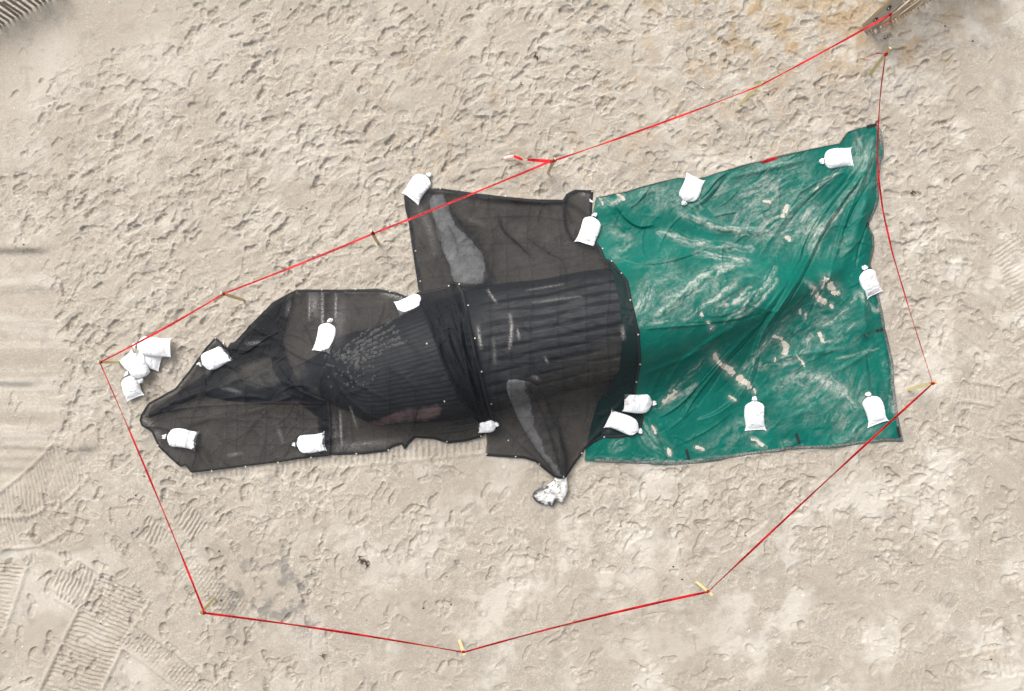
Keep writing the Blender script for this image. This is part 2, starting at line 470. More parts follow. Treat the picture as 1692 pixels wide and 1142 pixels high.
# ------------------------------------------------------------------ cloth drape: a membrane resting on the whale
DH = .06
dx0, dx1, dy0, dy1 = -7.6, 8.0, -3.4, 4.8
gx = np.arange(dx0, dx1, DH); gy = np.arange(dy0, dy1, DH)
GX, GY = np.meshgrid(gx, gy)
OB = obstacle(GX, GY)
polysW0 = [unproj(np.array(P)) for P in (P_A, P_B, P_C, P_D)]
INS = np.zeros(GX.shape, bool)
for pw in polysW0: INS |= inside(GX, GY, pw)
Z = OB.copy()
for it in range(1400):
    a = (np.roll(Z, 1, 0) + np.roll(Z, -1, 0) + np.roll(Z, 1, 1) + np.roll(Z, -1, 1)) * .25 - .0011
    Z = np.maximum(OB, np.where(INS, a, 0)); Z = np.maximum(Z, 0)
DRAPE = Z
def bspl(G, x, y, x0, y0, h):
    """smooth cubic b-spline sampling of a grid"""
    fx = np.clip((x - x0) / h, 1, G.shape[1] - 3); fy = np.clip((y - y0) / h, 1, G.shape[0] - 3)
    ix = np.floor(fx).astype(int); iy = np.floor(fy).astype(int); tx = fx - ix; ty = fy - iy
    def wts(t): return ((1 - t)**3 / 6, (3*t**3 - 6*t**2 + 4) / 6, (-3*t**3 + 3*t**2 + 3*t + 1) / 6, t**3 / 6)
    wx, wy = wts(tx), wts(ty); s = 0
    for j in range(4):
        for i in range(4): s = s + wy[j] * wx[i] * G[np.clip(iy + j - 1, 0, G.shape[0] - 1), np.clip(ix + i - 1, 0, G.shape[1] - 1)]
    return s
def drape(x, y):
    x = np.asarray(x, float); y = np.asarray(y, float)
    return bspl(DRAPE, x, y, dx0, dy0, DH)
def lift(p, extra=0.0):
    """pixel -> point on the draped cloth"""
    p = np.asarray(p, float); z = np.zeros(p.shape[:-1])
    for _ in range(6):
        q = unproj(p, z); z = drape(q[..., 0], q[..., 1]) + extra
    return q
W_A, W_B, W_C, W_D = [np.array(densify([tuple(q) for q in lift(np.array(densify(P, 9, True, 0)))], .05)) for P in (P_A, P_B, P_C, P_D)]

# ------------------------------------------------------------------ the sand
HS = .0165
sx_ = np.concatenate([[-2500, -700, -220, -80, -34, -18, -11.8], np.arange(-9.95, 9.95, HS), [11.8, 18, 34, 80, 220, 700, 2500]])
sy_ = np.concatenate([[-2500, -700, -220, -80, -34, -14, -8.4], np.arange(-6.85, 6.85, HS), [8.4, 14, 34, 80, 220, 700, 2500]])
ox, oy = 7, 7
fx = sx_[ox:-7]; fy = sy_[oy:-7]
X, Y = np.meshgrid(fx, fy)
PX, PY = 846 + X * PPM, 571 - Y * PPM
def regn(x, y, r, soft=30):      # soft rectangle / ellipse in pixels
    x0, y0, x1, y1 = r
    return sstep(x0 - soft, x0 + soft, x) * sstep(x1 + soft, x1 - soft, x) * sstep(y0 - soft, y0 + soft, y) * sstep(y1 + soft, y1 - soft, y)
under = np.zeros(X.shape)
for pw in (W_A, W_B, W_C, W_D): under = np.maximum(under, inside(X, Y, pw).astype(float))
for _ in range(3): under = (under + np.roll(under, 3, 0) + np.roll(under, -3, 0) + np.roll(under, 3, 1) + np.roll(under, -3, 1)) / 5
wob = fbm(X, Y, .55, 3, 40) * 55
PXw, PYw = PX + wob, PY + fbm(X, Y, .55, 3, 50) * 55
# trampling: how churned the sand is
D = np.ones(X.shape)
D *= 1 - .93 * sstep(330, 130, PXw * .62 + PYw)            # smooth top left corner
D *= 1 - .95 * regn(PXw, PYw, (-400, 400, 95, 785), 22)     # scraped lanes at left
D *= 1 - .55 * regn(PXw, PYw, (-400, 790, 240, 1400), 25)
D *= 1 - .85 * regn(PXw, PYw, (-400, 895, 440, 930), 10)
D *= 1 - .60 * sstep(1530, 1650, PXw) * sstep(1000, 800, PYw)
D *= 1 - .80 * sstep(1540, 1650, PXw) * sstep(260, 100, PYw)
D *= 1 - .66 * sstep(820, 1000, PYw)
D *= 1 - .35 * regn(PXw, PYw, (560, 760, 960, 860), 40)
D *= 1 - .5 * regn(PXw, PYw, (560, -60, 860, 60), 40)
PATCH = sstep(-.22, .16, fbm(X, Y, .75, 3, 230) + .10)
D *= .42 + .58 * PATCH
D = np.clip(D, .03, 1)
Hs = .045 * fbm(X, Y, .28, 2, 3) + .018 * fbm(X, Y, .9, 3, 5)
wx_, wy_ = X + .10 * fbm(X, Y, 2.2, 2, 60), Y + .10 * fbm(X, Y, 2.2, 2, 70)
ca, sa = math.cos(R(30)), math.sin(R(30))
U, Vv = wx_ * ca + wy_ * sa, -wx_ * sa + wy_ * ca
ridg = 1 - np.abs(fbm(U * .55, Vv * 1.3, 2.3, 3, 80, .45))
REL = 1 + .45 * regn(PXw, PYw, (120, 130, 900, 620), 90) - .25 * regn(PXw, PYw, (1480, 200, 1800, 1200), 60)
Hs += D * REL * (.040 * (ridg - .75) + .012 * fbm(X, Y, 4.0, 4, 90, .45))
Hs += (.0025 + .0045 * D) * fbm(X, Y, 14, 4, 95, .65)
NZ = fbm(X, Y, 9, 3, 97); NZ2 = fbm(X, Y, 2.6, 3, 99)
ramp_amp = 1 - .7 * under

def window(cx, cy, r):
    i0 = max(0, int((cx - r - fx[0]) / HS)); i1 = min(len(fx), int((cx + r - fx[0]) / HS) + 2)
    j0 = max(0, int((cy - r - fy[0]) / HS)); j1 = min(len(fy), int((cy + r - fy[0]) / HS) + 2)
    return i0, i1, j0, j1
DRYF = np.zeros(X.shape)
def stamp(cx, cy, ang, L=.29, Wd=.115, dep=.02, crisp=.12, rim=.009, tread=0.0, side=0.0, part=0.0, rough=.12):
    i0, i1, j0, j1 = window(cx, cy, L * .85)
    if i1 - i0 < 4 or j1 - j0 < 4: return
    lx = X[j0:j1, i0:i1] - cx; ly = Y[j0:j1, i0:i1] - cy
    c_, s_ = math.cos(ang), math.sin(ang)
    u = (lx * c_ + ly * s_) / (L / 2); v = -lx * s_ + ly * c_
    v = v + .014 * side * (1 - u * u)
    prof = .86 - .14 * np.exp(-((u + .10) / .26) ** 2) + .18 * np.exp(-((u - .45) / .42) ** 2)
    r = (np.abs(u) ** 2.8 + np.abs(v / (Wd / 2 * prof)) ** 2.8) ** (1 / 2.8)
    r = r * (1 + rough * NZ[j0:j1, i0:i1] * 2.2)
    msk = sstep(1 + crisp, 1 - crisp, r)
    if part:   # only one side or one end of the sole pressed in
        b = random.uniform(0, 6.28); msk = msk * sstep(-.9, .5, math.cos(b) * u + math.sin(b) * v / (Wd / 2) + .2)
    h = Hs[j0:j1, i0:i1]
    inn = msk > .5
    if inn.sum() < 5: return
    lev = h[inn].mean()
    tgt = lev - dep * (1 + .5 * u * random.uniform(-1, 1) + .5 * v / Wd * random.uniform(-1, 1)) + (h - lev) * .45
    tgt = tgt + dep * .75 * np.exp(-((u + .32) / .10) ** 2) * (L > .2)
    if tread: tgt = tgt + tread * np.sign(np.sin(u * L / 2 * 2 * math.pi / .05))
    h = h * (1 - msk) + tgt * msk
    rr = rim * np.exp(-((r - 1.2) / .16) ** 2) * np.maximum(0, .5 + np.sin(np.arctan2(v / Wd, u) + random.uniform(0, 6.3))) * (1 + 1.5 * NZ[j0:j1, i0:i1])
    Hs[j0:j1, i0:i1] = h + rr
    DRYF[j0:j1, i0:i1] = np.maximum(DRYF[j0:j1, i0:i1] * (1 - msk * .7), .75 * np.exp(-((r - 1.25) / .22) ** 2) * (rr > rim * .3))

Dflat = D
def Dat(x, y):
    i = min(max(int((x - fx[0]) / HS), 0), len(fx) - 1); j = min(max(int((y - fy[0]) / HS), 0), len(fy) - 1)
    return D[j, i] * (1 - .8 * under[j, i])
for k in range(9800):
    x = random.uniform(fx[0], fx[-1]); y = random.uniform(fy[0], fy[-1])
    dd = Dat(x, y)
    if random.random() > dd ** 1.1: continue
    px, py = 846 + x * PPM, 571 - y * PPM
    if py < 560 and px < 900: a = random.gauss(R(42), .55)
    elif py < 360: a = random.gauss(R(8), .8)
    elif px < 560: a = random.gauss(R(80), .8)
    else: a = random.uniform(0, math.pi)
    if random.random() < .5: a += math.pi
    q = random.random()
    if q < .72:
        stamp(x, y, a, random.uniform(.26, .32), random.uniform(.10, .135), (.005 + .031 * random.random() ** 2.2) * (.6 + .5 * dd), random.uniform(.03, .11), random.uniform(.002, .008),
              .003 if random.random() < .3 else 0, random.choice((-1, 1)), random.random() < .35, random.uniform(.03, .12))
    elif q < .84:   # heel or toe alone
        stamp(x, y, a, random.uniform(.09, .16), random.uniform(.085, .13), (.005 + .022 * random.random() ** 2), random.uniform(.06, .16), random.uniform(.002, .008), 0, 0, random.random() < .4, .2)
    elif q < .94:   # wide crumbled hollow
        stamp(x, y, a, random.uniform(.25, .5), random.uniform(.14, .24), random.uniform(.006, .022), random.uniform(.25, .5), random.uniform(.004, .012), 0, 0, .5, .35)
    else:          # scuff
        stamp(x, y, a, random.uniform(.3, .55), random.uniform(.05, .10), random.uniform(.005, .016), random.uniform(.15, .3), random.uniform(.004, .010), 0, 1, .5, .25)
# crumbly edges and dragged lines
for sd_, sc_, am in ((400, 1.7, .007), (410, 2.9, .005)):
    nn = fbm(X * .8 + Y * .25, Y * 1.1, sc_, 3, sd_, .45)
    Hs -= am * D * REL * np.exp(-(nn / .035) ** 2) * sstep(.0, .35, fbm(X, Y, 1.3, 2, sd_ + 5) + .12)
Hs += .004 * D * np.abs(fbm(X, Y, 7, 3, 430))
# single prints on the smoother sand
for (px, py, deg, dp) in [(48, 560, -50, .02), (56, 556, -45, .015), (18, 660, 80, .045), (30, 675, 60, .03), (95, 640, -60, .02), (50, 700, 70, .02), (100, 735, -60, .02), (36, 505, 70, .012),
                          (1665, 250, 20, .015), (1510, 210, 90, .03), (1500, 590, 60, .02), (1540, 552, 75, .028), (1562, 550, 80, .025), (1590, 640, 70, .02),
                          (1600, 470, 60, .015), (1450, 900, -35, .016), (1330, 1065, 0, .012), (1455, 1060, 10, .012), (370, 1105, 20, .03), (45, 1125, 20, .04), (285, 1070, -40, .02),
                          (255, 915, -60, .05), (270, 935, -60, .045), (225, 890, -60, .03), (195, 905, -70, .03), (170, 1015, 60, .03), (85, 145, 60, .02), (110, 150, 50, .02), (35, 290, 10, .03),
                          (655, 55, -60, .03), (585, 30, 70, .02), (610, 110, 0, .018), (722, 20, -70, .02), (708, 45, -50, .02), (455, 160, -60, .02)]:
    p = unproj((px, py)); stamp(p[0], p[1], R(deg), .28, .11, dp * .8, .07, .008, .003, 1, 0, .06)

# wheel lanes, crawler tracks and scrape lines
GREYF = np.zeros(X.shape)
def track(path, width, pitch, depth, skew=0.0, edge=.02, flat=.8, blocky=False):
    pw = [tuple(q) for q in unproj(np.array(densify(path, 10, False, 2), float))]
    xs = [p[0] for p in pw]; ys = [p[1] for p in pw]
    i0, i1, j0, j1 = window((min(xs) + max(xs)) / 2, (min(ys) + max(ys)) / 2, max(max(xs) - min(xs), max(ys) - min(ys)) / 2 + width)
    sl = (slice(j0, j1), slice(i0, i1))
    d, sg, fr, _, _ = polydist(X[sl], Y[sl], pw)
    L = sum(math.hypot(pw[i + 1][0] - pw[i][0], pw[i + 1][1] - pw[i][1]) for i in range(len(pw) - 1))
    lat = d * sg; s = fr * L + skew * lat + .05 * fbm(X[sl], Y[sl], 1.6, 3, 33) + .018 * fbm(X[sl], Y[sl], 7, 2, 34)
    hw = width / 2
    msk = sstep(hw + .02, hw - .03, d) * ((fr > .001) & (fr < .999)) * sstep(-.3, .1, fbm(X[sl], Y[sl], 1.6, 4, 44) + .12)
    ph = np.abs(((s / pitch) % 1.0) - .5) * 2
    rib = sstep(.1, .9, ph + .5 * fbm(X[sl], Y[sl], 8, 3, 35)) * np.clip(.75 + .6 * fbm(X[sl], Y[sl], 2.5, 3, 36), .2, 1.2)
    if blocky:
        rib = rib * sstep(.25, .6, np.abs(((lat / (pitch * 1.4) + .5 * np.floor(s / pitch)) % 1.0) - .5) * 2)
    h = Hs[sl]
    lev = bl[sl]
    depth_ = depth * .85
    tgt = lev - depth_ * .7 + depth_ * rib + .007 * fbm(X[sl], Y[sl], 12, 2, 21) + (h - lev) * (1 - flat)
    Hs[sl] = h * (1 - msk) + tgt * msk + edge * np.exp(-((d - hw - .04) / .035) ** 2) * ((fr > .001) & (fr < .999))
    DRYF[sl] = np.where(msk > .5, DRYF[sl] * .3 + .35 * rib, DRYF[sl])
def blur(A, k, n=2):
    for _ in range(n):
        c = np.cumsum(np.pad(A, ((k + 1, k), (0, 0)), mode='edge'), 0); A = (c[2*k+1:] - c[:-2*k-1]) / (2*k+1)
        c = np.cumsum(np.pad(A, ((0, 0), (k + 1, k)), mode='edge'), 1); A = (c[:, 2*k+1:] - c[:, :-2*k-1]) / (2*k+1)
    return A
xx_ = np.clip(X, WX[0], WX[-1]); cc_ = cubic(xx_, WX, WC); ww_ = np.maximum(cubic(xx_, WX, WW), .05)
vv_ = (cc_ - Y) / ww_
bank = ((.42 * np.clip(1 - np.maximum(vv_ - .86, 0) / .45, 0, 1) ** 1.3) * (vv_ > .6) * (vv_ < 1.5) * np.maximum(sstep(815, 870, PX) * sstep(1075, 1000, PX), .45 * sstep(540, 590, PX) * sstep(780, 740, PX)))
Hs = np.where(bank > .01, np.maximum(Hs, bank + .015 * fbm(X, Y, 4, 3, 88)), Hs)
bl = blur(Hs, 12)
# smooth the scraped lanes
lane = np.maximum.reduce([regn(PXw, PYw, (-400, 412, 96, 778), 14) * .75, regn(PX, PYw, (-400, 903, 180, 922), 7),
                          regn(PX, PYw + (PX - 300) * .06, (180, 905, 440, 924), 8) * .7])
Hs = Hs * (1 - lane) + (bl - .01 + .25 * (Hs - bl)) * lane
for (y0, x1, dp, wd) in [(416, 66, .035, 5), (482, 90, .012, 6), (634, 48, .03, 5), (690, 70, .010, 8), (724, 95, .022, 6), (742, 150, .026, 5), (760, 130, .022, 6), (777, 100, .02, 6), (594, 60, .01, 9), (540, 85, .01, 9)]:
    wv_ = PY - y0 - 5 * fbm(X, Y, .5, 2, y0)
    Hs -= 1.5 * dp * np.tanh(wv_ / wd) * np.exp(-(wv_ / (wd * 4)) ** 2) * sstep(x1 + 25, x1 - 10, PX)
# diagonal drag lines at right
for k in range(26):
    x0 = random.uniform(1500, 1700); y0 = random.uniform(430, 760)
    pts = unproj(np.array([(x0, y0), (x0 + 90, y0 + 62), (x0 + 190, y0 + 150)], float))
    i0, i1, j0, j1 = window(pts[1][0], pts[1][1], 1.4); sl = (slice(j0, j1), slice(i0, i1))
    d, sg, fr, _, _ = polydist(X[sl], Y[sl], [tuple(p) for p in pts])
    Hs[sl] += random.uniform(.003, .010) * np.tanh(d * sg / .02) * np.exp(-(d / .07) ** 2) * np.sin(np.pi * fr) ** .5
bl = blur(Hs, 12)
track([(-60, 905), (20, 850), (80, 800), (118, 760)], .85, .085, .030, -.55)
track([(-10, 880), (60, 880), (105, 850)], .5, .085, .035, .3)
track([(110, 955), (160, 985), (190, 1015)], .75, .085, .04, .25)
track([(208, 968), (160, 1050), (112, 1150), (100, 1180)], .98, .085, .05, .12)
track([(18, 930), (2, 985), (-20, 1040)], .55, .08, .04, .2)
track([(300, 845), (330, 880)], .45, .085, .04, .3)
track([(235, 865), (270, 895)], .4, .085, .035, .3)
track([(205, 1045), (262, 1085), (345, 1150)], .42, .075, .03, 0, .018, .7, True)
track([(300, 935), (345, 975), (400, 1015)], .50, .07, .028, 0, .01, .6, True)
track([(90, 950), (140, 985)], .35, .08, .03, .2)
track([(556, 752), (640, 742), (730, 735), (800, 727)], .42, .115, .04, 0, .012, .9)
track([(320, 787), (400, 777), (480, 766), (556, 757)], .25, .11, .028, 0, .008, .8)
track([(1562, 412), (1610, 418)], .35, .09, .022, .5)
track([(1660, 400), (1692, 470), (1720, 560)], .6, .08, .02, .1, .012, .7)
track([(1590, 645), (1650, 655)], .3, .10, .016, .3)
track([(1690, 1090), (1600, 1110), (1500, 1135)], .5, .1, .014, .1, .004, .5)
for k in range(170):
    px, py = random.uniform(0, 560), random.uniform(790, 1142)
    if random.random() < .25: px, py = random.uniform(1540, 1692), random.uniform(330, 1142)
    p = unproj((px, py)); stamp(p[0], p[1], random.gauss(R(110), .7), random.uniform(.26, .31), random.uniform(.10, .13), random.uniform(.012, .035), random.uniform(.04, .12), random.uniform(.004, .01), .003, random.choice((-1, 1)), random.random() < .3, .08)
# the row of posts' drift at the top corners, tape-end scour
Hs *= 1; Hs = bl * under + Hs * (1 - under) if False else Hs * (1 - .75 * under) + bl * .75 * under
# dip of sand mound towards fence line
Hs += .02 * sstep(60, -60, PY + (PX - 1450) * .5 - 20) * sstep(1380, 1460, PX)
Hs += .02 * sstep(70, 0, PY + PX * .53)
ur = np.zeros(X.shape)
for pw in (W_A, W_B, W_C, W_D): ur = np.maximum(ur, inside(X, Y, pw).astype(float))
Hs += blur(ur, 4) * (1 - ur) * .05 * np.clip(.5 + 2.2 * fbm(X, Y, 2.4, 3, 470), 0, 1.4)
def sandz(x, y):
    x = np.asarray(x, float); y = np.asarray(y, float)
    u = np.clip((x - fx[0]) / HS, 0, len(fx) - 1.001); v = np.clip((y - fy[0]) / HS, 0, len(fy) - 1.001)
    i = u.astype(int); j = v.astype(int); a = u - i; b = v - j
    return (Hs[j, i] * (1 - a) * (1 - b) + Hs[j, i + 1] * a * (1 - b) + Hs[j + 1, i] * (1 - a) * b + Hs[j + 1, i + 1] * a * b)
BL = blur(Hs, 4)
def sandblur(x, y):
    u = np.clip((x - fx[0]) / HS, 0, len(fx) - 1.001).astype(int); v = np.clip((y - fy[0]) / HS, 0, len(fy) - 1.001).astype(int)
    return BL[v, u]
HH = np.zeros((len(sy_), len(sx_)))
HH[oy:-7, ox:-7] = Hs
HH[oy:-7, :ox] = Hs[:, :1] * np.linspace(0, 1, ox)[None, :]; HH[oy:-7, -7:] = Hs[:, -1:] * np.linspace(1, 0, 7)[None, :]
HH[:oy, ox:-7] = Hs[:1, :] * np.linspace(0, 1, oy)[:, None]; HH[-7:, ox:-7] = Hs[-1:, :] * np.linspace(1, 0, 7)[:, None]
XX, YY = np.meshgrid(sx_, sy_)
ny, nx = XX.shape
idx = np.arange(nx * ny).reshape(ny, nx)
FQ = np.stack([idx[:-1, :-1], idx[:-1, 1:], idx[1:, 1:], idx[1:, :-1]], -1).reshape(-1, 4)
deep = np.zeros((ny, nx), bool)       # nothing shows through the opaque green tarp: leave its middle out
deep[oy:-7, ox:-7] = inside(X, Y, W_C) & (X > 2.3)
deep[oy:-7, ox:-7] &= np.minimum.reduce([np.roll(deep[oy:-7, ox:-7], k_, a_) for k_ in (-9, 9) for a_ in (0, 1)])
FQ = FQ[~deep.ravel()[FQ].all(1)]
def pad(A):
    B = np.zeros((ny, nx)); B[oy:-7, ox:-7] = A; return B
lowf = under
dryA = np.clip(DRYF * (.35 + .65 * D) * (.35 + .9 * sstep(-.3, .4, fbm(X, Y, 1.1, 3, 120))), 0, 1)
dryA = np.maximum(dryA, .95 * sstep(-.02, .26, fbm(X, Y, .75, 5, 130, .62)) * (.45 + .55 * sstep(1000, 1500, PX + PY * .6)))
stripe = fbm(X * .10, Y, 2.6, 4, 135, .6)
lanez = regn(PXw, PYw, (-400, 405, 120, 782), 20)
dryA = np.maximum(dryA * (1 - .5 * lanez), lanez * .55 * sstep(-.05, .22, stripe))
dryA = np.maximum(dryA, .9 * regn(PX, PYw, (-400, 905, 170, 920), 6))
for (cx, cy, r) in [(85, 110, 60), (60, 150, 45), (240, 45, 50), (45, 960, 30), (95, 1000, 60), (230, 1110, 40)]:
    dryA = np.maximum(dryA, .8 * np.exp(-((PXw - cx) ** 2 + (PYw - cy) ** 2) / r ** 2))
dampA = sstep(-.08, .28, fbm(X, Y, .6, 5, 140, .6)) * .75 * (1 - .5 * D)
dampA = np.maximum(dampA, .35 * sstep(300, 100, PXw * .62 + PYw))
dampA = np.maximum(dampA * (1 - lanez), lanez * .5 * sstep(-.02, -.25, stripe))
for (cx, cy, rx, ry, s_) in [(1440, 985, 70, 40, .7), (1330, 1110, 60, 25, .7), (1180, 900, 80, 40, .5), (75, 1050, 55, 30, .7), (150, 870, 25, 30, .55), (340, 870, 60, 30, .35), (1490, 70, 60, 25, .45), (1090, 990, 60, 40, .4), (1440, 1120, 80, 25, .6)]:
    dampA = np.maximum(dampA, s_ * sstep(1.2, .5, np.hypot((PXw - cx) / rx, (PYw - cy) / ry) + .5 * fbm(X, Y, 2.5, 3, 150)))
och = sstep(-.02, .30, fbm(X, Y, 2.1, 4, 160, .6)) * (np.exp(-(((PXw - 1330) / 300) ** 2 + ((PYw - 30) / 110) ** 2)) * 1.0)
och = np.maximum(och, sstep(-.2, .15, fbm(X, Y, 2.4, 4, 170, .6)) * np.exp(-(((PX - 1370) / 110) ** 2 + ((PY - 22) / 38) ** 2)) * 1.0)
och = np.maximum(och, sstep(.05, .34, fbm(X, Y, 1.9, 4, 180, .6)) * regn(PXw, PYw, (600, 80, 1420, 330), 80) * .30)
och = np.maximum(och, .3 * np.exp(-(((PX - 1640) / 14) ** 2 + ((PY - 1082) / 8) ** 2)))
gry = sstep(-.02, .22, fbm(X, Y, 3.2, 5, 190, .65)) * regn(PXw, PYw, (345, 915, 530, 1040), 30) * .95
gry = np.maximum(gry, sstep(.10, .40, fbm(X, Y, 2.6, 4, 200, .6)) * .30)
gry = np.maximum(gry, sstep(-.2, .3, fbm(X, Y, 5, 3, 210)) * np.exp(-(((PX - 1465) / 14) ** 2 + ((PY - 62) / 9) ** 2)) * .4)
me = mesh_from('sand', np.stack([XX, YY, HH], -1).reshape(-1, 3), FQ, M_SAND, True,
               {'dry': pad(dryA), 'damp': pad(dampA), 'ochre': pad(och), 'grey': pad(gry)})
link('sand', me, kind='structure', label='pale trampled beach sand with footprints and vehicle tracks')

# ------------------------------------------------------------------ folds in the cloth
def fold_eval(x, y, folds, extra=0.0):
    h = np.zeros(x.shape); cr = np.zeros(x.shape)
    for f in folds:
        pts = f['w']; wd = f['wd']
        mx_ = wd * 4 + .02
        lo = pts.min(0) - mx_; hi = pts.max(0) + mx_
        m_ = (x > lo[0]) & (x < hi[0]) & (y > lo[1]) & (y < hi[1])
        if not m_.any(): continue
        d, sg, fr, _, _ = polydist(x[m_], y[m_], [tuple(p) for p in pts])
        end = np.sin(np.pi * np.clip(fr, 0, 1)) ** .45 * np.exp(-0 * d)
        if f['t'] == 'r': pr = np.exp(-(d / wd) ** 2)
        elif f['t'] == 's':    # a pleat with one steep side
            ds = d * sg
            pr = np.where(ds > 0, np.exp(-ds / wd), np.exp(-(ds / (.22 * wd)) ** 2))
        else:                  # valley
            pr = -np.exp(-(d / wd) ** 2)
        h[m_] += f['h'] * pr * end
        cr[m_] = np.maximum(cr[m_], f['c'] * np.exp(-(d / (wd * .45 + .006)) ** 2) * end)
    return h, cr
def F(t, h, wd, pts, c=.3, sm=2):
    w_ = lift(np.array(densify(pts, 15, False, sm), float))
    return dict(t=t, h=h, wd=wd, w=w_, c=c)
def rand_folds(poly, n, lmin, lmax, h0, h1, wd0, wd1, c0, dirfun, seed):
    r = random.Random(seed); out = []
    xs, ys = poly[:, 0], poly[:, 1]
    while len(out) < n:
        x = r.uniform(xs.min(), xs.max()); y = r.uniform(ys.min(), ys.max())
        if not inside(np.array([x]), np.array([y]), poly)[0]: continue
        a = dirfun(x, y, r); L = r.uniform(lmin, lmax); k = r.uniform(-.5, .5)
        pts = [(x + math.cos(a + k * (t - .5)) * L * (t - .5), y + math.sin(a + k * (t - .5)) * L * (t - .5)) for t in (0, .25, .5, .75, 1)]
        out.append(dict(t=r.choice('rsv' if h1 < .02 else 'rs'), h=r.uniform(h0, h1), wd=r.uniform(wd0, wd1), w=np.array(pts), c=c0 * r.random()))
    return out

BF = []   # black cloth
BF += [F('s', 0.105, .05, [(687, 486), (702, 515), (718, 555), (738, 610), (762, 655), (785, 685), (808, 701)], .75),
       F('s', 0.053, .04, [(700, 490), (722, 540), (745, 600)], .2), F('r', .02, .03, [(720, 480), (724, 540), (730, 600)], .25),
       F('r', .025, .03, [(735, 500), (742, 560), (755, 630)], .3),
       F('s', 0.083, .04, [(745, 463), (752, 490), (758, 530), (766, 590), (780, 650), (800, 697)], .65), F('s', 0.060, .03, [(762, 475), (768, 510), (774, 560), (786, 620), (808, 694)], .55),
       F('r', .03, .03, [(755, 480), (762, 540), (772, 610), (792, 680)], .35), F('r', .02, .025, [(728, 548), (740, 542), (748, 541)], .4),
       F('s', 0.090, .05, [(800, 697), (770, 703), (735, 708), (700, 712), (680, 718)], .55), F('r', .04, .045, [(800, 702), (760, 713), (715, 716)], .4),
       F('s', 0.060, .04, [(745, 640), (770, 672), (800, 698)], .5), F('r', .035, .05, [(640, 600), (690, 640), (740, 690)], .1),
       # chin tension
       F('s', .035, .05, [(460, 566), (490, 588), (515, 598), (540, 604)], .25), F('s', .05, .05, [(545, 664), (520, 655), (490, 640), (468, 615), (462, 602)], .7),
       F('r', .05, .05, [(545, 595), (560, 640), (600, 680), (660, 712)], .3), F('r', .035, .045, [(552, 600), (600, 640), (650, 665)], .25),
       F('s', .035, .045, [(500, 530), (512, 552), (522, 575), (534, 596)], .25), F('r', .035, .045, [(600, 540), (575, 560), (548, 585), (536, 603)], .3),
       F('s', .045, .04, [(540, 606), (525, 640), (540, 662)], .4), F('r', .035, .03, [(636, 500), (634, 520), (620, 545)], .35),
       F('s', .045, .04, [(655, 505), (640, 528), (600, 548), (575, 560)], .25),
       F('s', .04, .03, [(692, 668), (688, 690), (680, 716)], .6), F('r', .035, .03, [(684, 672), (683, 695), (690, 716)], .5),
       # left tarp
       F('s', .05, .05, [(237, 690), (270, 680), (320, 672), (380, 668), (470, 664), (540, 668)], .15), F('r', .05, .06, [(240, 688), (300, 660), (360, 640), (430, 615), (466, 575)], .2),
       F('s', .04, .04, [(318, 724), (330, 745), (318, 778)], .55), F('r', .04, .05, [(325, 718), (345, 750), (355, 772)], .3), F('s', .04, .04, [(240, 704), (262, 705), (290, 712), (330, 730), (345, 748)], .4),
       F('s', .045, .04, [(545, 664), (549, 700), (546, 750)], .6), F('r', .03, .04, [(370, 610), (372, 640), (374, 690)], .25), F('r', .03, .04, [(405, 620), (408, 660), (412, 720)], .25),
       F('s', .035, .04, [(383, 567), (400, 590), (440, 560), (465, 548)], .3), F('r', .03, .05, [(300, 700), (345, 690), (400, 694)], .2), F('r', .03, .05, [(290, 690), (350, 683), (440, 680)], .1),
       F('r', .04, .04, [(330, 600), (345, 640), (330, 660)], .2), F('s', .03, .035, [(390, 600), (396, 620), (410, 640)], .35),
       # centre tarp, upper part
       F('s', .05, .05, [(822, 352), (826, 370), (836, 388), (861, 407), (884, 433)], .5), F('s', .045, .045, [(868, 391), (892, 410), (915, 424), (939, 436)], .35),
       F('s', .06, .05, [(936, 322), (931, 345), (933, 372), (942, 394), (957, 404)], .5), F('r', .05, .05, [(930, 331), (948, 340), (965, 352), (975, 365)], .3),
       F('s', .045, .05, [(734, 341), (752, 358), (774, 378), (808, 430)], .3), F('r', .045, .04, [(785, 322), (835, 331), (885, 336), (930, 334)], .35), F('r', .03, .04, [(740, 322), (800, 330), (850, 338)], .2),
       F('r', .03, .05, [(775, 395), (830, 400), (900, 390)], .15), F('r', .03, .05, [(860, 412), (920, 420), (985, 408)], .15), F('s', .03, .04, [(705, 335), (725, 380), (735, 430)], .2),
       F('r', .03, .04, [(808, 455), (840, 448), (880, 440), (930, 428), (990, 420)], .2),
       # over the flipper, towards its tip
       F('s', .07, .05, [(880, 650), (900, 690), (914, 735), (928, 786)], .35), F('s', .04, .04, [(872, 636), (880, 652), (872, 640)], .5), F('r', .04, .04, [(912, 670), (925, 710), (930, 780)], .25),
       F('r', .03, .04, [(1010, 700), (975, 725), (935, 785)], .35), F('r', .04, .04, [(825, 700), (870, 745), (925, 788)], .3), F('r', .03, .04, [(1050, 640), (1010, 680), (985, 720)], .25),
       F('s', .03, .04, [(820, 600), (818, 640), (830, 690)], .25), F('r', .03, .05, [(1048, 668), (1020, 672), (985, 690)], .2), F('s', .04, .04, [(960, 660), (930, 665), (900, 652)], .2)]
for k in range(5):   # the bunched wrap left of the belly
    f_ = .14 + .17 * k + rng.normal(0, .03)
    L1 = np.array([(694, 490), (716, 545), (742, 605), (772, 655), (803, 697)], float); L2 = np.array([(756, 470), (770, 515), (784, 570), (800, 630), (812, 690)], float)
    BF.append(F('s' if k % 2 else 'r', .035 + .02 * rng.random(), .045, [tuple(p) for p in L1 * (1 - f_) + L2 * f_ + rng.normal(0, 4, (5, 2))], .28))
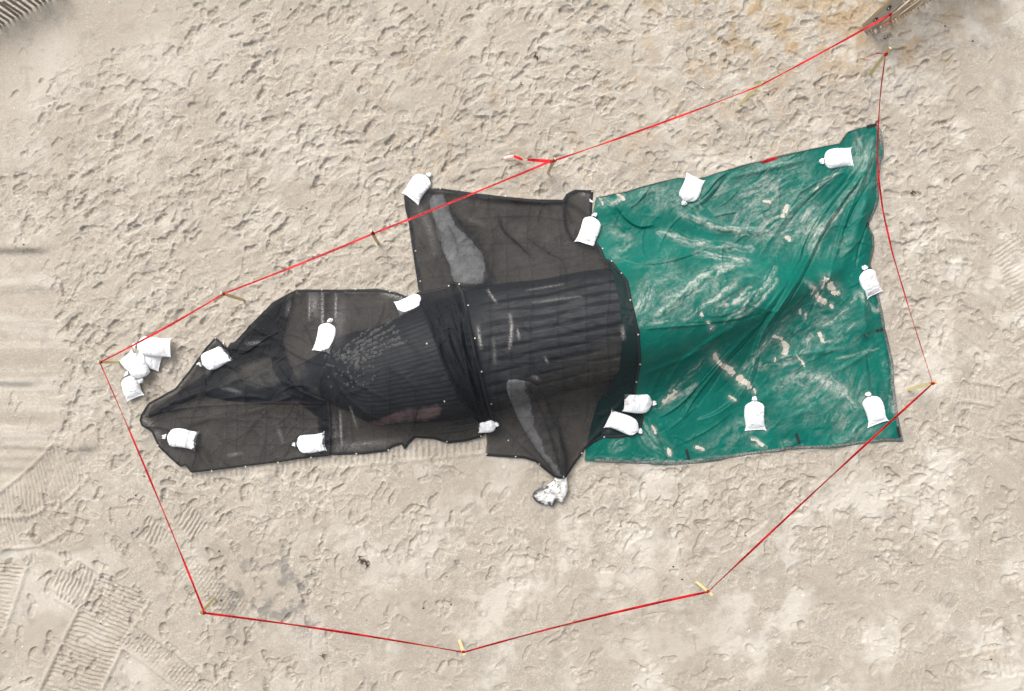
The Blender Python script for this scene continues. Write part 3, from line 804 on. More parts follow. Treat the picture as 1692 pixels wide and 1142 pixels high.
# crease grid left by the packing folds
for k in range(13):
    x = 822 + k * 19.5 if k < 6 else 0
for x in (812, 843, 880, 925, 966, 1004):
    BF.append(F('r', .012, .018, [(x - 6, 345), (x + rng.normal(0, 5), 410), (x + rng.normal(0, 5), 470), (x + rng.normal(0, 5), 540), (x + rng.normal(0, 5), 620), (x, 700)], .26))
for y in (360, 400, 480, 520, 566, 600, 640, 690):
    BF.append(F('r', .010, .018, [(700 if y < 460 else 800, y + 8), (850, y + rng.normal(0, 5)), (900, y + rng.normal(0, 4)), (960, y + rng.normal(0, 5)), (1045 if y > 450 else 980, y - 2)], .20))
for x in (532, 558, 580, 615, 645):
    BF.append(F('r', .010, .016, [(x, 482), (x + 3, 560), (x - 2, 640), (x + 4, 745)], .32))
for x in (375, 392, 440, 468, 500):
    BF.append(F('r', .010, .016, [(x, 610), (x + 4, 680), (x, 760)], .34))
for y in (510, 545, 690, 705, 735):
    BF.append(F('r', .009, .016, [(345 if y > 600 else 490, y), (450, y - 2) if y > 600 else (520, y), (540, y + 3), (640, y - 3)], .26))
bw = np.concatenate([W_A, W_B, W_D])
BF += rand_folds(W_D, 26, .5, 1.3, .018, .038, .03, .06, .22, lambda x, y, r: r.gauss(R(15), .5), 14)
BF += rand_folds(W_A, 22, .4, 1.0, .012, .028, .025, .05, .22, lambda x, y, r: r.gauss(R(-55), .6), 15)
BF += rand_folds(W_B, 24, .4, 1.1, .012, .026, .025, .05, .2, lambda x, y, r: r.gauss(R(-50), .6), 16)
for pw, n, sd_ in ((W_A, 130, 1), (W_B, 170, 2), (W_D, 110, 3)):
    BF += rand_folds(pw, n, .15, .75, .004, .016, .012, .04, .28, lambda x, y, r: r.choice((0, math.pi / 2, R(-40), R(50))) + r.gauss(0, .3), sd_)
BF += rand_folds(bw, 40, .5, 1.2, .015, .03, .04, .08, .1, lambda x, y, r: r.gauss(R(-50), .5), 9)

GF = [F('s', .13, .17, [(1444, 225), (1425, 285), (1385, 335), (1350, 385), (1330, 430), (1308, 470), (1286, 505), (1262, 538), (1247, 572), (1240, 615), (1220, 655), (1185, 684), (1150, 696)], 0),
      F('s', .06, .13, [(1432, 250), (1400, 300), (1355, 350), (1325, 400), (1312, 440), (1290, 480), (1258, 520)], 0), F('s', .035, .08, [(1400, 275), (1360, 305), (1325, 330), (1300, 352), (1270, 400)], 0),
      F('s', .055, .09, [(1438, 255), (1412, 315), (1390, 370), (1375, 430), (1366, 470)], 0), F('r', .04, .09, [(1440, 300), (1420, 350), (1405, 400), (1390, 440)], 0), F('s', .035, .07, [(1436, 350), (1405, 372), (1385, 400)], 0),
      F('s', .06, .05, [(1090, 690), (1120, 672), (1150, 640), (1180, 605), (1205, 580)], 0), F('s', .06, .06, [(1128, 690), (1148, 655), (1175, 620), (1225, 560), (1262, 530)], 0),
      F('r', .04, .05, [(1098, 640), (1120, 600), (1160, 570), (1210, 540)], 0), F('s', .04, .05, [(1060, 545), (1110, 540), (1170, 536), (1240, 522)], 0), F('r', .035, .05, [(1060, 620), (1110, 600), (1170, 575)], 0),
      F('s', .06, .05, [(1150, 335), (1168, 318), (1182, 298), (1200, 286)], 0), F('r', .05, .05, [(1140, 345), (1165, 330), (1190, 300)], 0), F('s', .05, .06, [(1010, 330), (1030, 360), (1055, 378), (1080, 372)], 0),
      F('r', .04, .05, [(1000, 340), (1020, 372), (1050, 395)], 0), F('s', .05, .05, [(1395, 285), (1350, 300), (1318, 320)], 0), F('r', .04, .05, [(1200, 295), (1260, 282), (1330, 265)], 0),
      F('s', .045, .05, [(1425, 580), (1430, 620), (1432, 660)], 0), F('r', .04, .05, [(1455, 560), (1462, 600), (1468, 660)], 0), F('s', .04, .04, [(1440, 490), (1448, 530), (1455, 560)], 0),
      F('r', .035, .04, [(1435, 450), (1425, 480), (1428, 530)], 0), F('s', .04, .045, [(1075, 690), (1085, 720), (1098, 760)], 0), F('r', .03, .04, [(1090, 700), (1110, 740), (1130, 760)], 0),
      F('s', .04, .06, [(1010, 420), (1060, 440), (1120, 430), (1170, 410)], 0), F('r', .05, .07, [(1090, 385), (1150, 405), (1220, 410)], 0), F('r', .05, .07, [(1130, 352), (1190, 380), (1260, 385)], 0),
      F('r', .04, .05, [(1180, 500), (1230, 470), (1280, 430)], 0), F('r', .04, .05, [(1090, 520), (1160, 460), (1220, 440)], 0), F('s', .05, .05, [(1455, 222), (1452, 262), (1448, 300)], 0),
      F('s', .04, .05, [(1330, 300), (1300, 350), (1268, 400), (1250, 430)], 0), F('r', .03, .05, [(1260, 600), (1320, 585), (1400, 575)], 0)]
for pts in ([(1441, 240), (1428, 285), (1392, 338), (1358, 386), (1340, 428), (1318, 470), (1297, 506), (1272, 540), (1256, 574), (1250, 616), (1230, 655)], [(1412, 285), (1370, 330), (1335, 385), (1322, 425)],
            [(1436, 300), (1400, 360), (1383, 425)], [(1380, 290), (1330, 335), (1290, 385)], [(1275, 512), (1240, 560), (1200, 600), (1165, 655)], [(1210, 570), (1160, 625), (1128, 672)], [(1445, 345), (1420, 400), (1412, 445)],
            [(1172, 330), (1195, 300), (1205, 288)], [(1015, 345), (1045, 380), (1085, 378)], [(1370, 462), (1340, 510), (1330, 540)], [(1432, 590), (1440, 640)], [(1080, 700), (1094, 735), (1106, 764)], [(1130, 535), (1200, 534), (1260, 518)]):
    GF.append(F('v', .030, .020, pts, 0))
GF += rand_folds(W_C, 620, .08, .42, .003, .011, .011, .028, 0, lambda x, y, r: (R(40) if r.random() < .55 else r.uniform(0, math.pi)) + r.gauss(0, .3), 11)
GF += rand_folds(W_C, 34, .5, 1.3, .012, .03, .04, .09, 0, lambda x, y, r: r.gauss(R(45), .45), 12)

def cloth_z(kind, layer):
    folds = GF if kind == 'g' else BF
    def zf(x, y):
        base = np.maximum(drape(x, y) + .012, sandblur(x, y) + .012)
        h, cr = fold_eval(x, y, folds)
        h = h + .010 * fbm(x, y, 2.5, 3, 300 + (kind == 'g') * 20) + .004 * fbm(x, y, 9, 3, 310)
        if kind == 'g':
            rr_ = sstep(1120, 1330, proj(x, y, base)[0])
            U_, V_ = (x + y) * .707, (y - x) * .707
            U_ = U_ + .15 * fbm(x, y, 1.5, 2, 350)
            h = h + (.35 + .65 * rr_) * (.030 * (.72 - np.abs(fbm(U_ * .45, V_, 2.6, 3, 340))) * (fbm(x, y, .9, 2, 345) + .55) + .010 * (.7 - np.abs(fbm(U_ * .7, V_, 7, 3, 360))))
            dB, _, _, _, _ = polydist(x, y, [tuple(p) for p in W_B[::3]], True)
            h = h * np.where(inside(x, y, W_B), .0, sstep(.0, .22, dB))
        z = base + np.maximum(h, -.012) + layer * .016
        z = np.maximum(z, sandz(x, y) + .006 + layer * .006)
        return z, cr
    return zf
Z_C, Z_B, Z_A, Z_D = cloth_z('g', 0), cloth_z('b', 1), cloth_z('b', 2), cloth_z('b', 3)

def poly_grid(poly, h):
    lo = poly.min(0) - h * 2; hi = poly.max(0) + h * 2
    ax = np.arange(lo[0], hi[0], h); ay = np.arange(lo[1], hi[1], h)
    A, B = np.meshgrid(ax, ay); ins = inside(A, B, poly)
    n_ = len(ax); idx = np.arange(A.size).reshape(A.shape)
    q = np.stack([idx[:-1, :-1], idx[:-1, 1:], idx[1:, 1:], idx[1:, :-1]], -1).reshape(-1, 4)
    fi = ins.ravel(); keep = fi[q].sum(1) >= 1; q = q[keep]
    used = np.unique(q); V = np.stack([A.ravel(), B.ravel()], -1)
    out = used[~fi[used]]
    pl = [tuple(p) for p in poly]
    _, _, _, bx, by = polydist(V[out, 0], V[out, 1], pl, True)
    V[out, 0] = bx; V[out, 1] = by
    mp_ = np.full(A.size, -1); mp_[used] = np.arange(len(used))
    V = V[used]; q = mp_[q]
    a = V[q]; area = np.abs((a[:, 2, 0] - a[:, 0, 0]) * (a[:, 3, 1] - a[:, 1, 1]) - (a[:, 3, 0] - a[:, 1, 0]) * (a[:, 2, 1] - a[:, 0, 1]))
    q = q[area > h * h * .02]
    return V, q, ~fi[used]

def strokes(x, y, L, streak=0.0):
    d = np.zeros(x.shape)
    for n_, (pts, wd, s_) in enumerate(L):
        w_ = lift(np.array(densify(pts, 10, False, 1), float)); m_ = wd / PPM
        lo = w_.min(0) - 3 * m_; hi = w_.max(0) + 3 * m_
        k = (x > lo[0]) & (x < hi[0]) & (y > lo[1]) & (y < hi[1])
        if not k.any(): continue
        dd, sg, fr, _, _ = polydist(x[k], y[k], [tuple(p) for p in w_])
        ln = np.hypot(*np.diff(w_, axis=0).T).sum()
        v = np.exp(-(dd / m_) ** 2) * (.35 + .65 * np.sin(np.pi * np.clip(fr, .03, .97)) ** .5)
        if streak:
            if wd < 13:
                q = fbm(fr * ln * 2.4 + n_ * 7.3, dd * sg * 13 + .9 * fbm(x[k], y[k], 4, 2, n_), 1.0, 4, 600 + n_, .65)
            else:
                a_ = .72 + .12 * fbm(x[k], y[k], .6, 2, 640 + n_); u_ = x[k] * np.cos(a_) + y[k] * np.sin(a_); v_ = -x[k] * np.sin(a_) + y[k] * np.cos(a_)
                q = fbm(u_ * 2.2, v_ * 7.5 + .35 * fbm(x[k], y[k], 3, 2, 650), 1.0, 5, 660 + n_, .68)
            v = v * np.clip(.42 + streak * 2.2 * q, 0, 1.25)
        d[k] = np.maximum(d[k], s_ * v)
    return d
G_DUST = [([(1125, 352), (1180, 377), (1230, 383), (1290, 386)], 7, 1), ([(1090, 384), (1150, 404), (1240, 410)], 7, 1), ([(1150, 418), (1190, 424), (1235, 432)], 7, .8),
          ([(1085, 522), (1120, 495), (1170, 452), (1225, 432)], 11, 1), ([(1130, 528), (1160, 505), (1185, 490), (1212, 468)], 5, 1), ([(1180, 515), (1225, 490), (1240, 478)], 8, 1), ([(1200, 532), (1250, 488), (1280, 442)], 5, .95),
          ([(1215, 528), (1265, 490), (1282, 462)], 4, .9), ([(1045, 532), (1062, 505), (1072, 470)], 12, .9), ([(1050, 536), (1110, 530)], 4, .8), ([(1085, 500), (1130, 478)], 3, .8),
          ([(1090, 672), (1115, 655), (1145, 635)], 8, .9), ([(1108, 645), (1140, 615), (1180, 585)], 6, .75), ([(1225, 618), (1245, 590), (1275, 555), (1300, 528)], 7, .8), ([(1255, 605), (1300, 595), (1325, 580), (1340, 556)], 9, .9),
          ([(1345, 545), (1375, 530), (1400, 520)], 4, 1), ([(1365, 538), (1385, 522), (1398, 510)], 4, 1), ([(1350, 572), (1380, 560), (1410, 535)], 3, .85), ([(1380, 592), (1420, 585), (1450, 575)], 3, .6),
          ([(1290, 622), (1340, 622), (1380, 640), (1420, 662)], 14, .75), ([(1365, 622), (1395, 650), (1412, 672)], 9, .8), ([(1280, 640), (1310, 630), (1330, 640)], 8, .6), ([(1405, 500), (1420, 480), (1430, 500)], 6, .7), ([(1435, 500), (1445, 515), (1455, 505)], 6, .7),
          ([(1230, 345), (1260, 310), (1300, 296)], 42, .7), ([(1200, 330), (1260, 370), (1320, 370)], 36, .7), ([(1320, 340), (1335, 365), (1345, 400)], 24, .9), ([(1400, 262), (1370, 295), (1330, 325)], 5, .9),
          ([(1420, 300), (1395, 330), (1360, 380)], 8, .7), ([(1415, 220), (1430, 250), (1420, 275)], 6, .7), ([(1440, 235), (1436, 265)], 7, .7), ([(1000, 330), (1015, 336), (1030, 328)], 7, .9), ([(995, 335), (985, 345)], 4, .9),
          ([(1140, 330), (1165, 352), (1190, 362)], 10, .55), ([(1060, 320), (1120, 305)], 8, .5), ([(1250, 275), (1330, 258)], 8, .55), ([(1010, 380), (1040, 400), (1020, 420)], 14, .45), ([(1015, 505), (1020, 525)], 8, .4),
          ([(970, 760), (1050, 762), (1140, 764), (1230, 752)], 5, .55), ([(1060, 700), (1075, 730), (1100, 745)], 12, .55), ([(1015, 740), (1030, 728)], 8, .6), ([(1240, 730), (1262, 738)], 6, .8), ([(1180, 740), (1240, 700), (1290, 690)], 22, .3),
          ([(1340, 690), (1400, 700), (1450, 722)], 20, .4), ([(1470, 630), (1474, 680)], 7, .6), ([(1465, 615), (1460, 600)], 6, .7), ([(1380, 725), (1420, 722)], 10, .45), ([(1295, 735), (1320, 738)], 8, .7), ([(1080, 450), (1130, 470)], 30, .35), ([(1060, 500), (1150, 480), (1230, 450)], 34, .35), ([(1290, 560), (1350, 540), (1400, 545)], 40, .35), ([(1300, 650), (1380, 640), (1430, 660)], 34, .4), ([(1420, 230), (1430, 300)], 18, .6), ([(1060, 330), (1110, 330), (1150, 320)], 22, .5),
          ([(1330, 470), (1350, 480), (1345, 500)], 6, .8), ([(1380, 415), (1400, 400)], 10, .35), ([(1290, 400), (1310, 385), (1350, 345)], 12, .6), ([(1105, 420), (1095, 450)], 20, .25)]
G_SAND = [([(1362, 462), (1360, 474)], 5), ([(1371, 472), (1378, 480), (1382, 485)], 5.5), ([(1349, 488), (1355, 497), (1362, 500)], 4.5), ([(1370, 502), (1374, 507)], 2.8), ([(1329, 520), (1331, 528)], 2.8), ([(1320, 512), (1322, 519)], 2.3),
          ([(1353, 552), (1357, 562)], 4), ([(1276, 556), (1286, 558), (1296, 568), (1300, 572), (1294, 582)], 4), ([(1279, 590), (1279, 598)], 2.6), ([(1314, 587), (1322, 596), (1328, 604)], 2.4), ([(1180, 586), (1182, 595)], 4.5), ([(1186, 597), (1196, 606), (1210, 615)], 3.6),
          ([(1203, 609), (1210, 616)], 5), ([(1220, 624), (1230, 634), (1236, 638)], 5.2), ([(1174, 543), (1178, 540)], 2.6), ([(1159, 515), (1160, 521)], 2.6), ([(1116, 648), (1108, 656), (1097, 664)], 4.2), ([(1241, 725), (1250, 728), (1258, 735)], 3),
          ([(1150, 738), (1160, 741)], 3.6), ([(1205, 655), (1212, 660)], 2.6), ([(1022, 322), (1030, 330)], 3.5), ([(1262, 333), (1272, 335)], 3), ([(1291, 357), (1296, 348), (1300, 340)], 3.8), ([(1298, 392), (1302, 396)], 3.4), ([(1104, 743), (1106, 752)], 3), ([(1083, 715), (1078, 705)], 2.6),
          ([(990, 326), (996, 338)], 3), ([(1168, 532), (1172, 536)], 2), ([(1345, 475), (1340, 486)], 2.2), ([(1245, 643), (1247, 650)], 3)]
B_DUST = [([(520, 486), (522, 520)], 9, .7), ([(534, 484), (534, 560)], 2.5, 1), ([(556, 484), (556, 530)], 2.5, .9), ([(513, 485), (512, 530)], 2, .9), ([(635, 483), (660, 487), (672, 496)], 7, 1), ([(560, 482), (620, 481)], 4, .45), ([(565, 500), (560, 560)], 12, .35),
          ([(563, 680), (566, 740)], 2.2, .9), ([(552, 690), (556, 735)], 6, .35), ([(550, 740), (620, 732), (660, 728)], 8, .5), ([(580, 672), (590, 705)], 2, .6), ([(843, 520), (846, 545), (842, 575)], 2.6, 1), ([(790, 540), (795, 575)], 2.6, .8), ([(855, 545), (858, 560)], 2, .8),
          ([(880, 622), (890, 626)], 3, .7), ([(1028, 540), (1030, 560)], 3, .8), ([(690, 340), (712, 380), (718, 420)], 6, .35), ([(960, 318), (968, 322)], 6, .9), ([(235, 690), (255, 702)], 5, .6), ([(268, 722), (258, 710)], 5, .5), ([(350, 562), (362, 560)], 6, .6),
          ([(410, 568), (432, 566)], 3, .55), ([(370, 640), (400, 648)], 3, .4), ([(380, 752), (400, 748)], 3, .5), ([(460, 705), (470, 730)], 3, .35), ([(480, 500), (476, 520)], 4, .4), ([(360, 600), (345, 615)], 4, .3), ([(680, 400), (690, 440)], 4, .35), ([(770, 360), (800, 372)], 5, .25),
          ([(806, 480), (820, 500)], 2, .8), ([(815, 560), (818, 600)], 3, .35), ([(870, 480), (930, 470)], 2, .4), ([(880, 500), (960, 490)], 2, .4), ([(900, 590), (905, 600)], 2, .7), ([(1020, 700), (1000, 712)], 5, .3)]

def make_cloth(name, poly, zf, h, mat, dustL, kind=None):
    V, q, edge = poly_grid(poly, h)
    z, cr = zf(V[:, 0], V[:, 1])
    dust = strokes(V[:, 0], V[:, 1], dustL, .9 if mat is M_GREEN else .0)
    if mat is M_GREEN: dust = np.maximum(dust, strokes(V[:, 0], V[:, 1], [(p_, w_ * 2.0, .95) for p_, w_ in G_SAND], .5))
    org = np.array([poly[:, 0].mean(), poly[:, 1].mean(), 0.0])
    me = mesh_from(name, np.column_stack([V, z]) - org, q, mat, True, {'dust': dust, 'crease': cr})
    return link(name, me, loc=tuple(org)), org

def ribbon_along(poly, i0, i1, wd, zf, name, mat, parent, org, off=.004, dusty=.0, inset=True, bulge=.002):
    n = len(poly); idx = [(i0 + k) % n for k in range(((i1 - i0) % n) + 1 if i1 != i0 else n + 1)]
    pts = poly[idx]
    t = np.gradient(pts, axis=0)
    for _ in range(2):
        t = np.vstack([t[:1], (t[:-2] + t[1:-1] + t[2:]) / 3, t[-1:]])
    t /= np.linalg.norm(t, axis=1)[:, None] + 1e-9
    nrm = np.stack([-t[:, 1], t[:, 0]], -1)
    tst = pts + nrm * .02
    s_ = 1 if inside(tst[:, 0], tst[:, 1], poly).mean() > .5 else -1
    rows = []
    for j, a in enumerate((-.05, .25, .6, 1.0)):
        p = pts + nrm * s_ * wd * a
        z = zf(p[:, 0], p[:, 1])[0] + off + (bulge if j in (1, 2) else 0)
        if j == 0: z = np.minimum(z, np.maximum(sandz(p[:, 0], p[:, 1]) + .003, z - .012))
        rows.append(np.column_stack([p, z]))
    V = np.concatenate(rows) - org; m_ = len(pts)
    Fq = np.array([(j * m_ + i, j * m_ + i + 1, (j + 1) * m_ + i + 1, (j + 1) * m_ + i) for j in range(3) for i in range(m_ - 1)])
    du = np.clip(dusty * (1 + 1.3 * fbm(V[:, 0], V[:, 1], 1.2, 3, 77)), 0, 1) if dusty else np.zeros(len(V))
    return link(name, mesh_from(name, V, Fq, mat, True, {'dust': du}), parent)

# grommet ring shared mesh
gm = MB()
ring = []
for k in range(12):
    th = 2 * math.pi * k / 12
    for (r_, z_) in ((.0055, 0), (.007, .004), (.012, .005), (.0145, 0)):
        ring.append((r_ * math.cos(th), r_ * math.sin(th), z_))
gm.add(ring, [(k * 4 + j, ((k + 1) % 12) * 4 + j, ((k + 1) % 12) * 4 + j + 1, k * 4 + j + 1) for k in range(12) for j in range(3)])
GROM = gm.mesh('grommet', M_GROM, True)
def grommets(px_list, zf, parent, org, layer_extra=.012):
    for p in px_list:
        q = lift(np.array(p, float)); z = zf(np.array([q[0]]), np.array([q[1]]))[0][0]
        o = link('grommet', GROM, parent, (q[0] - org[0], q[1] - org[1], z + layer_extra - org[2]))
        e = .05
        zz = [zf(np.array([q[0] + a]), np.array([q[1] + b]))[0][0] for a, b in ((e, 0), (-e, 0), (0, e), (0, -e))]
        nrm = Vector((-(zz[0] - zz[1]) / (2 * e), -(zz[2] - zz[3]) / (2 * e), 1)).normalized()
        o.rotation_euler = nrm.to_track_quat('Z', 'Y').to_euler()
def near(poly, px):
    q = lift(np.array(px, float)); return int(np.argmin(((poly - q) ** 2).sum(1)))

# ------------------------------------------------------------------ whale
def make_whale():
    ns, nt_ = 480, 130
    xs = np.linspace(WX[0], WX[-1], ns); th = np.linspace(0, np.pi, nt_)
    XS, TH = np.meshgrid(xs, th, indexing='ij')
    c, ww, t = cubic(XS, WX, WC), np.maximum(cubic(XS, WX, WW), .02), np.maximum(cubic(XS, WX, WT), .02)
    ct, st = np.cos(TH), np.sin(TH)
    e = 2 / PEX
    lat = np.sign(ct) * np.abs(ct) ** e
    yy = c + ww * lat; zz = t * np.abs(st) ** e - .03
    px, py = proj(XS, yy, zz)
    # pleats of the throat and belly
    sp = .165 * ww / 1.05 + .02
    ph = (yy - c + .05 * fbm(XS * .5, yy, 1.4, 3, 5)) / sp
    f = np.abs((ph % 1) - .5) * 2
    g = sstep(.50, .85, f + .35 * fbm(XS * .35, yy * 2.5, 1.6, 3, 6))
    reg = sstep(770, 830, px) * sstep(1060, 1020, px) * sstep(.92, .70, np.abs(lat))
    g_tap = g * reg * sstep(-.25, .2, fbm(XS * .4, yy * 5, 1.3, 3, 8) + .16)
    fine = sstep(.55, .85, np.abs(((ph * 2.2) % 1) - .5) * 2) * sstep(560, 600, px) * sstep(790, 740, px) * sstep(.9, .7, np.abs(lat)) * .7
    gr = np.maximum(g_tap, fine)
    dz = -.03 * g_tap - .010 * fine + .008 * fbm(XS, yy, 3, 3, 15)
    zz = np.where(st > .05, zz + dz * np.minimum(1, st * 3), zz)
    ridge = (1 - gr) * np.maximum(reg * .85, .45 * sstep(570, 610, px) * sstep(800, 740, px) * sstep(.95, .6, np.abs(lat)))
    wp = np.array([(592, 706), (606, 697), (630, 688), (655, 678), (690, 672), (722, 667), (731, 675), (729, 686), (712, 696), (680, 700), (655, 702), (625, 711), (604, 714)], float)
    jx_ = px + 5 * fbm(XS, yy, 5, 3, 61); jy_ = py + 5 * fbm(XS, yy, 5, 3, 62)
    wm = inside(jx_, jy_, wp).astype(float)
    wd_ = polydist(jx_.ravel(), jy_.ravel(), [tuple(p) for p in wp], True)[0].reshape(px.shape)
    wm = np.maximum(wm * sstep(0, 7, wd_) * (.85 + .7 * fbm(XS * .6, yy * 3, 4, 3, 63)), 0)
    stripe = np.exp(-((py - (668 - (px - 420) * .012)) / 3.0) ** 2) * sstep(400, 430, px) * sstep(545, 530, px) * .55
    ys_ = 634 - .5 * (px - 860) + 34 * fbm(XS, yy, 1.6, 4, 64)
    sandy = sstep(-22, 38, py - ys_) * sstep(812, 880, px) * sstep(1085, 1050, px) * .95
    sandy = np.maximum(sandy, .85 * sstep(560, 520, px) * sstep(-.05, .22, fbm(XS, yy, 1.3, 4, 66, .6)))
    V = [np.stack([XS, yy, zz], -1).reshape(-1, 3)]
    idx = np.arange(ns * nt_).reshape(ns, nt_)
    Fq = [np.stack([idx[:-1, :-1], idx[1:, :-1], idx[1:, 1:], idx[:-1, 1:]], -1).reshape(-1, 4)]
    Fq.append(np.stack([idx[:-1, -1], idx[1:, -1], idx[1:, 0], idx[:-1, 0]], -1))
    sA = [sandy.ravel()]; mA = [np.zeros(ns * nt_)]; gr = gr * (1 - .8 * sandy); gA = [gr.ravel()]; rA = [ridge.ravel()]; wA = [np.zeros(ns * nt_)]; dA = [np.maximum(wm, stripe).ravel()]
    off = ns * nt_
    for FP, wch in ((FPU, 'u'), (FPD, 'd')):
        P, q, edge = poly_grid(FP, .022)
        d = polydist(P[:, 0], P[:, 1], [tuple(p) for p in FP], True)[0]
        ppx, ppy = proj(P[:, 0], P[:, 1], np.full(len(P), .15))
        mid = flip_mid(wch, ppx, ppy)
        if wch == 'd': mid = np.maximum(mid, whale_body_z(P[:, 0], P[:, 1]) + .02)
        thk = FLIP_TH * (1 - .45 * sstep(780, 830, ppy)) * np.sqrt(np.clip(1 - (1 - np.clip(d / .16, 0, 1)) ** 2, 0, 1))
        kn = .007 * fbm(P[:, 0], P[:, 1], 5, 2, 3) * np.clip(d / .05, 0, 1)
        top = np.column_stack([P, mid + thk + kn - .012]); bot = np.column_stack([P, mid - thk * .9 - .012])
        V += [top, bot]; n_ = len(P)
        Fq += [q + off, q[:, ::-1] + off + n_]; off += 2 * n_
        if wch == 'u':
            wpoly = np.array([(752, 470), (738, 430), (728, 402), (718, 375), (710, 345), (709, 330), (716, 322), (736, 322), (740, 345), (752, 365), (755, 378), (768, 388), (778, 398), (795, 412), (803, 430), (800, 470)], float)
        else:
            wpoly = np.array([(832, 600), (836, 634), (842, 656), (852, 684), (866, 712), (884, 740), (904, 766), (918, 790), (870, 800), (870, 845), (945, 845), (945, 785), (927, 785), (912, 762), (898, 740), (890, 722), (880, 700), (878, 672), (872, 650), (866, 640), (868, 600)], float)
        jx, jy = ppx + 7 * fbm(P[:, 0], P[:, 1], 4, 3, 31), ppy + 7 * fbm(P[:, 0], P[:, 1], 4, 3, 32)
        wm_ = inside(jx, jy, wpoly).astype(float)
        if wch == 'd':   # the dark scalloped rim of the bare tip
            rim = sstep(.085, .03, d + .06 * fbm(P[:, 0], P[:, 1], 12, 3, 56)) * (ppy > 804) * sstep(-.22, .0, fbm(P[:, 0], P[:, 1], 8, 2, 55) + .25 * sstep(905, 885, ppx)) * sstep(934, 915, ppx)
            rim = np.maximum(rim, .55 * np.exp(-((ppx - 912 - (812 - ppy) * .7) / 5.0) ** 2) * (ppy > 792) * sstep(-.1, .15, fbm(P[:, 0], P[:, 1], 9, 3, 57)))
            wm_ = np.clip(wm_ - rim, 0, 1)
        sA += [np.concatenate([(1 - wm_) * (ppy < 785) * (.95 if wch == 'd' else .6)] * 2)]; mA += [np.concatenate([np.maximum(sstep(780, 796, ppy), .35)] * 2)]; gA += [np.zeros(2 * n_)]; rA += [np.concatenate([.5 * (1 - wm_) * (ppy < 785)] * 2)]; wA += [np.concatenate([wm_, wm_])]; dA += [np.zeros(2 * n_)]
    # flukes
    u = np.linspace(-1.3, 1.3, 60); vv = np.linspace(-1, 1, 14)
    UU, VV = np.meshgrid(u, vv, indexing='ij')
    chord = .42 * np.clip(1 - np.abs(UU) / 1.35, 0, 1) + .01; cc = .12 + .22 * np.abs(UU) - .1
    for sgn in (1, -1):
        z_ = sgn * .13 * np.sqrt(np.clip(1 - VV ** 2, 0, 1)) * (chord > .02) - .01
        V.append(np.stack([WX[-1] + cc + VV * chord, WC[-1] + UU, np.maximum(z_, -.03)], -1).reshape(-1, 3))
        id2 = np.arange(UU.size).reshape(UU.shape) + off
        qq = np.stack([id2[:-1, :-1], id2[1:, :-1], id2[1:, 1:], id2[:-1, 1:]], -1).reshape(-1, 4)
        Fq.append(qq if sgn < 0 else qq[:, ::-1]); off += UU.size
        for L_ in (gA, rA, wA, dA, mA, sA): L_.append(np.zeros(UU.size))
    V = np.concatenate(V); org = np.array([0.6, 0.2, 0])
    me = mesh_from('whale', V - org, np.concatenate(Fq), M_WHALE, True,
                   {'sandy': np.concatenate(sA), 'mottle': np.concatenate(mA), 'groove': np.concatenate(gA), 'ridge': np.concatenate(rA), 'white': np.concatenate(wA), 'wound': np.concatenate(dA)})
    o = link('whale', me, loc=tuple(org))
    tag(o, 'dead whale lying belly up under the tarps, one white scalloped flipper tip sticking out', 'whale')
    # barnacles on the chin, in rows between the pleats
    bp = np.array([(540, 604), (545, 592), (560, 578), (590, 552), (640, 528), (672, 530), (690, 548), (668, 568), (640, 580), (610, 596), (585, 612), (570, 606), (556, 596)], float)
    r = random.Random(5); mb = MB(); cnt = 0; tries = 0
    while cnt < 300 and tries < 6000:
        tries += 1
        if cnt < 235:
            row = r.randint(0, 8); s_ = r.random() ** .8
            a0 = (552 + row * 4, 588 + row * 2.2); a1 = (640 + row * 7, 522 + row * 8.2)
            p = (a0[0] + (a1[0] - a0[0]) * s_ + r.gauss(0, 1.0), a0[1] + (a1[1] - a0[1]) * s_ + r.gauss(0, .9))
        else: p = (r.uniform(535, 620), r.uniform(575, 640))
        pp = np.array([p])
        if cnt < 235 and not inside(pp[:, 0], pp[:, 1], bp)[0]: continue
        z = 0.5
        for _ in range(5):
            q = unproj(np.array(p), z); z = float(whale_body_z(np.array([q[0]]), np.array([q[1]]))[0]) - .03
        if z < .1: cnt += 1; continue
        R0 = r.uniform(.018, .032) * (1 if cnt < 235 else .8); n_ = 9; V_ = []
        for k in range(n_):
            th_ = 2 * math.pi * k / n_
            for (a, hh) in ((1.0, -.008), (.78, .022), (.5, .024), (.42, .004)):
                V_.append((q[0] + R0 * a * math.cos(th_), q[1] + R0 * a * math.sin(th_), z + hh))
        mb.add(V_, [(k * 4 + j, ((k + 1) % n_) * 4 + j, ((k + 1) % n_) * 4 + j + 1, k * 4 + j + 1) for k in range(n_) for j in range(3)])
        cnt += 1
    b = link('barnacles', mb.mesh('barnacles', M_BARN, True, tuple(org)), o, kind='stuff', label='crusted rows of pale barnacles on the chin')
    return o
make_whale()

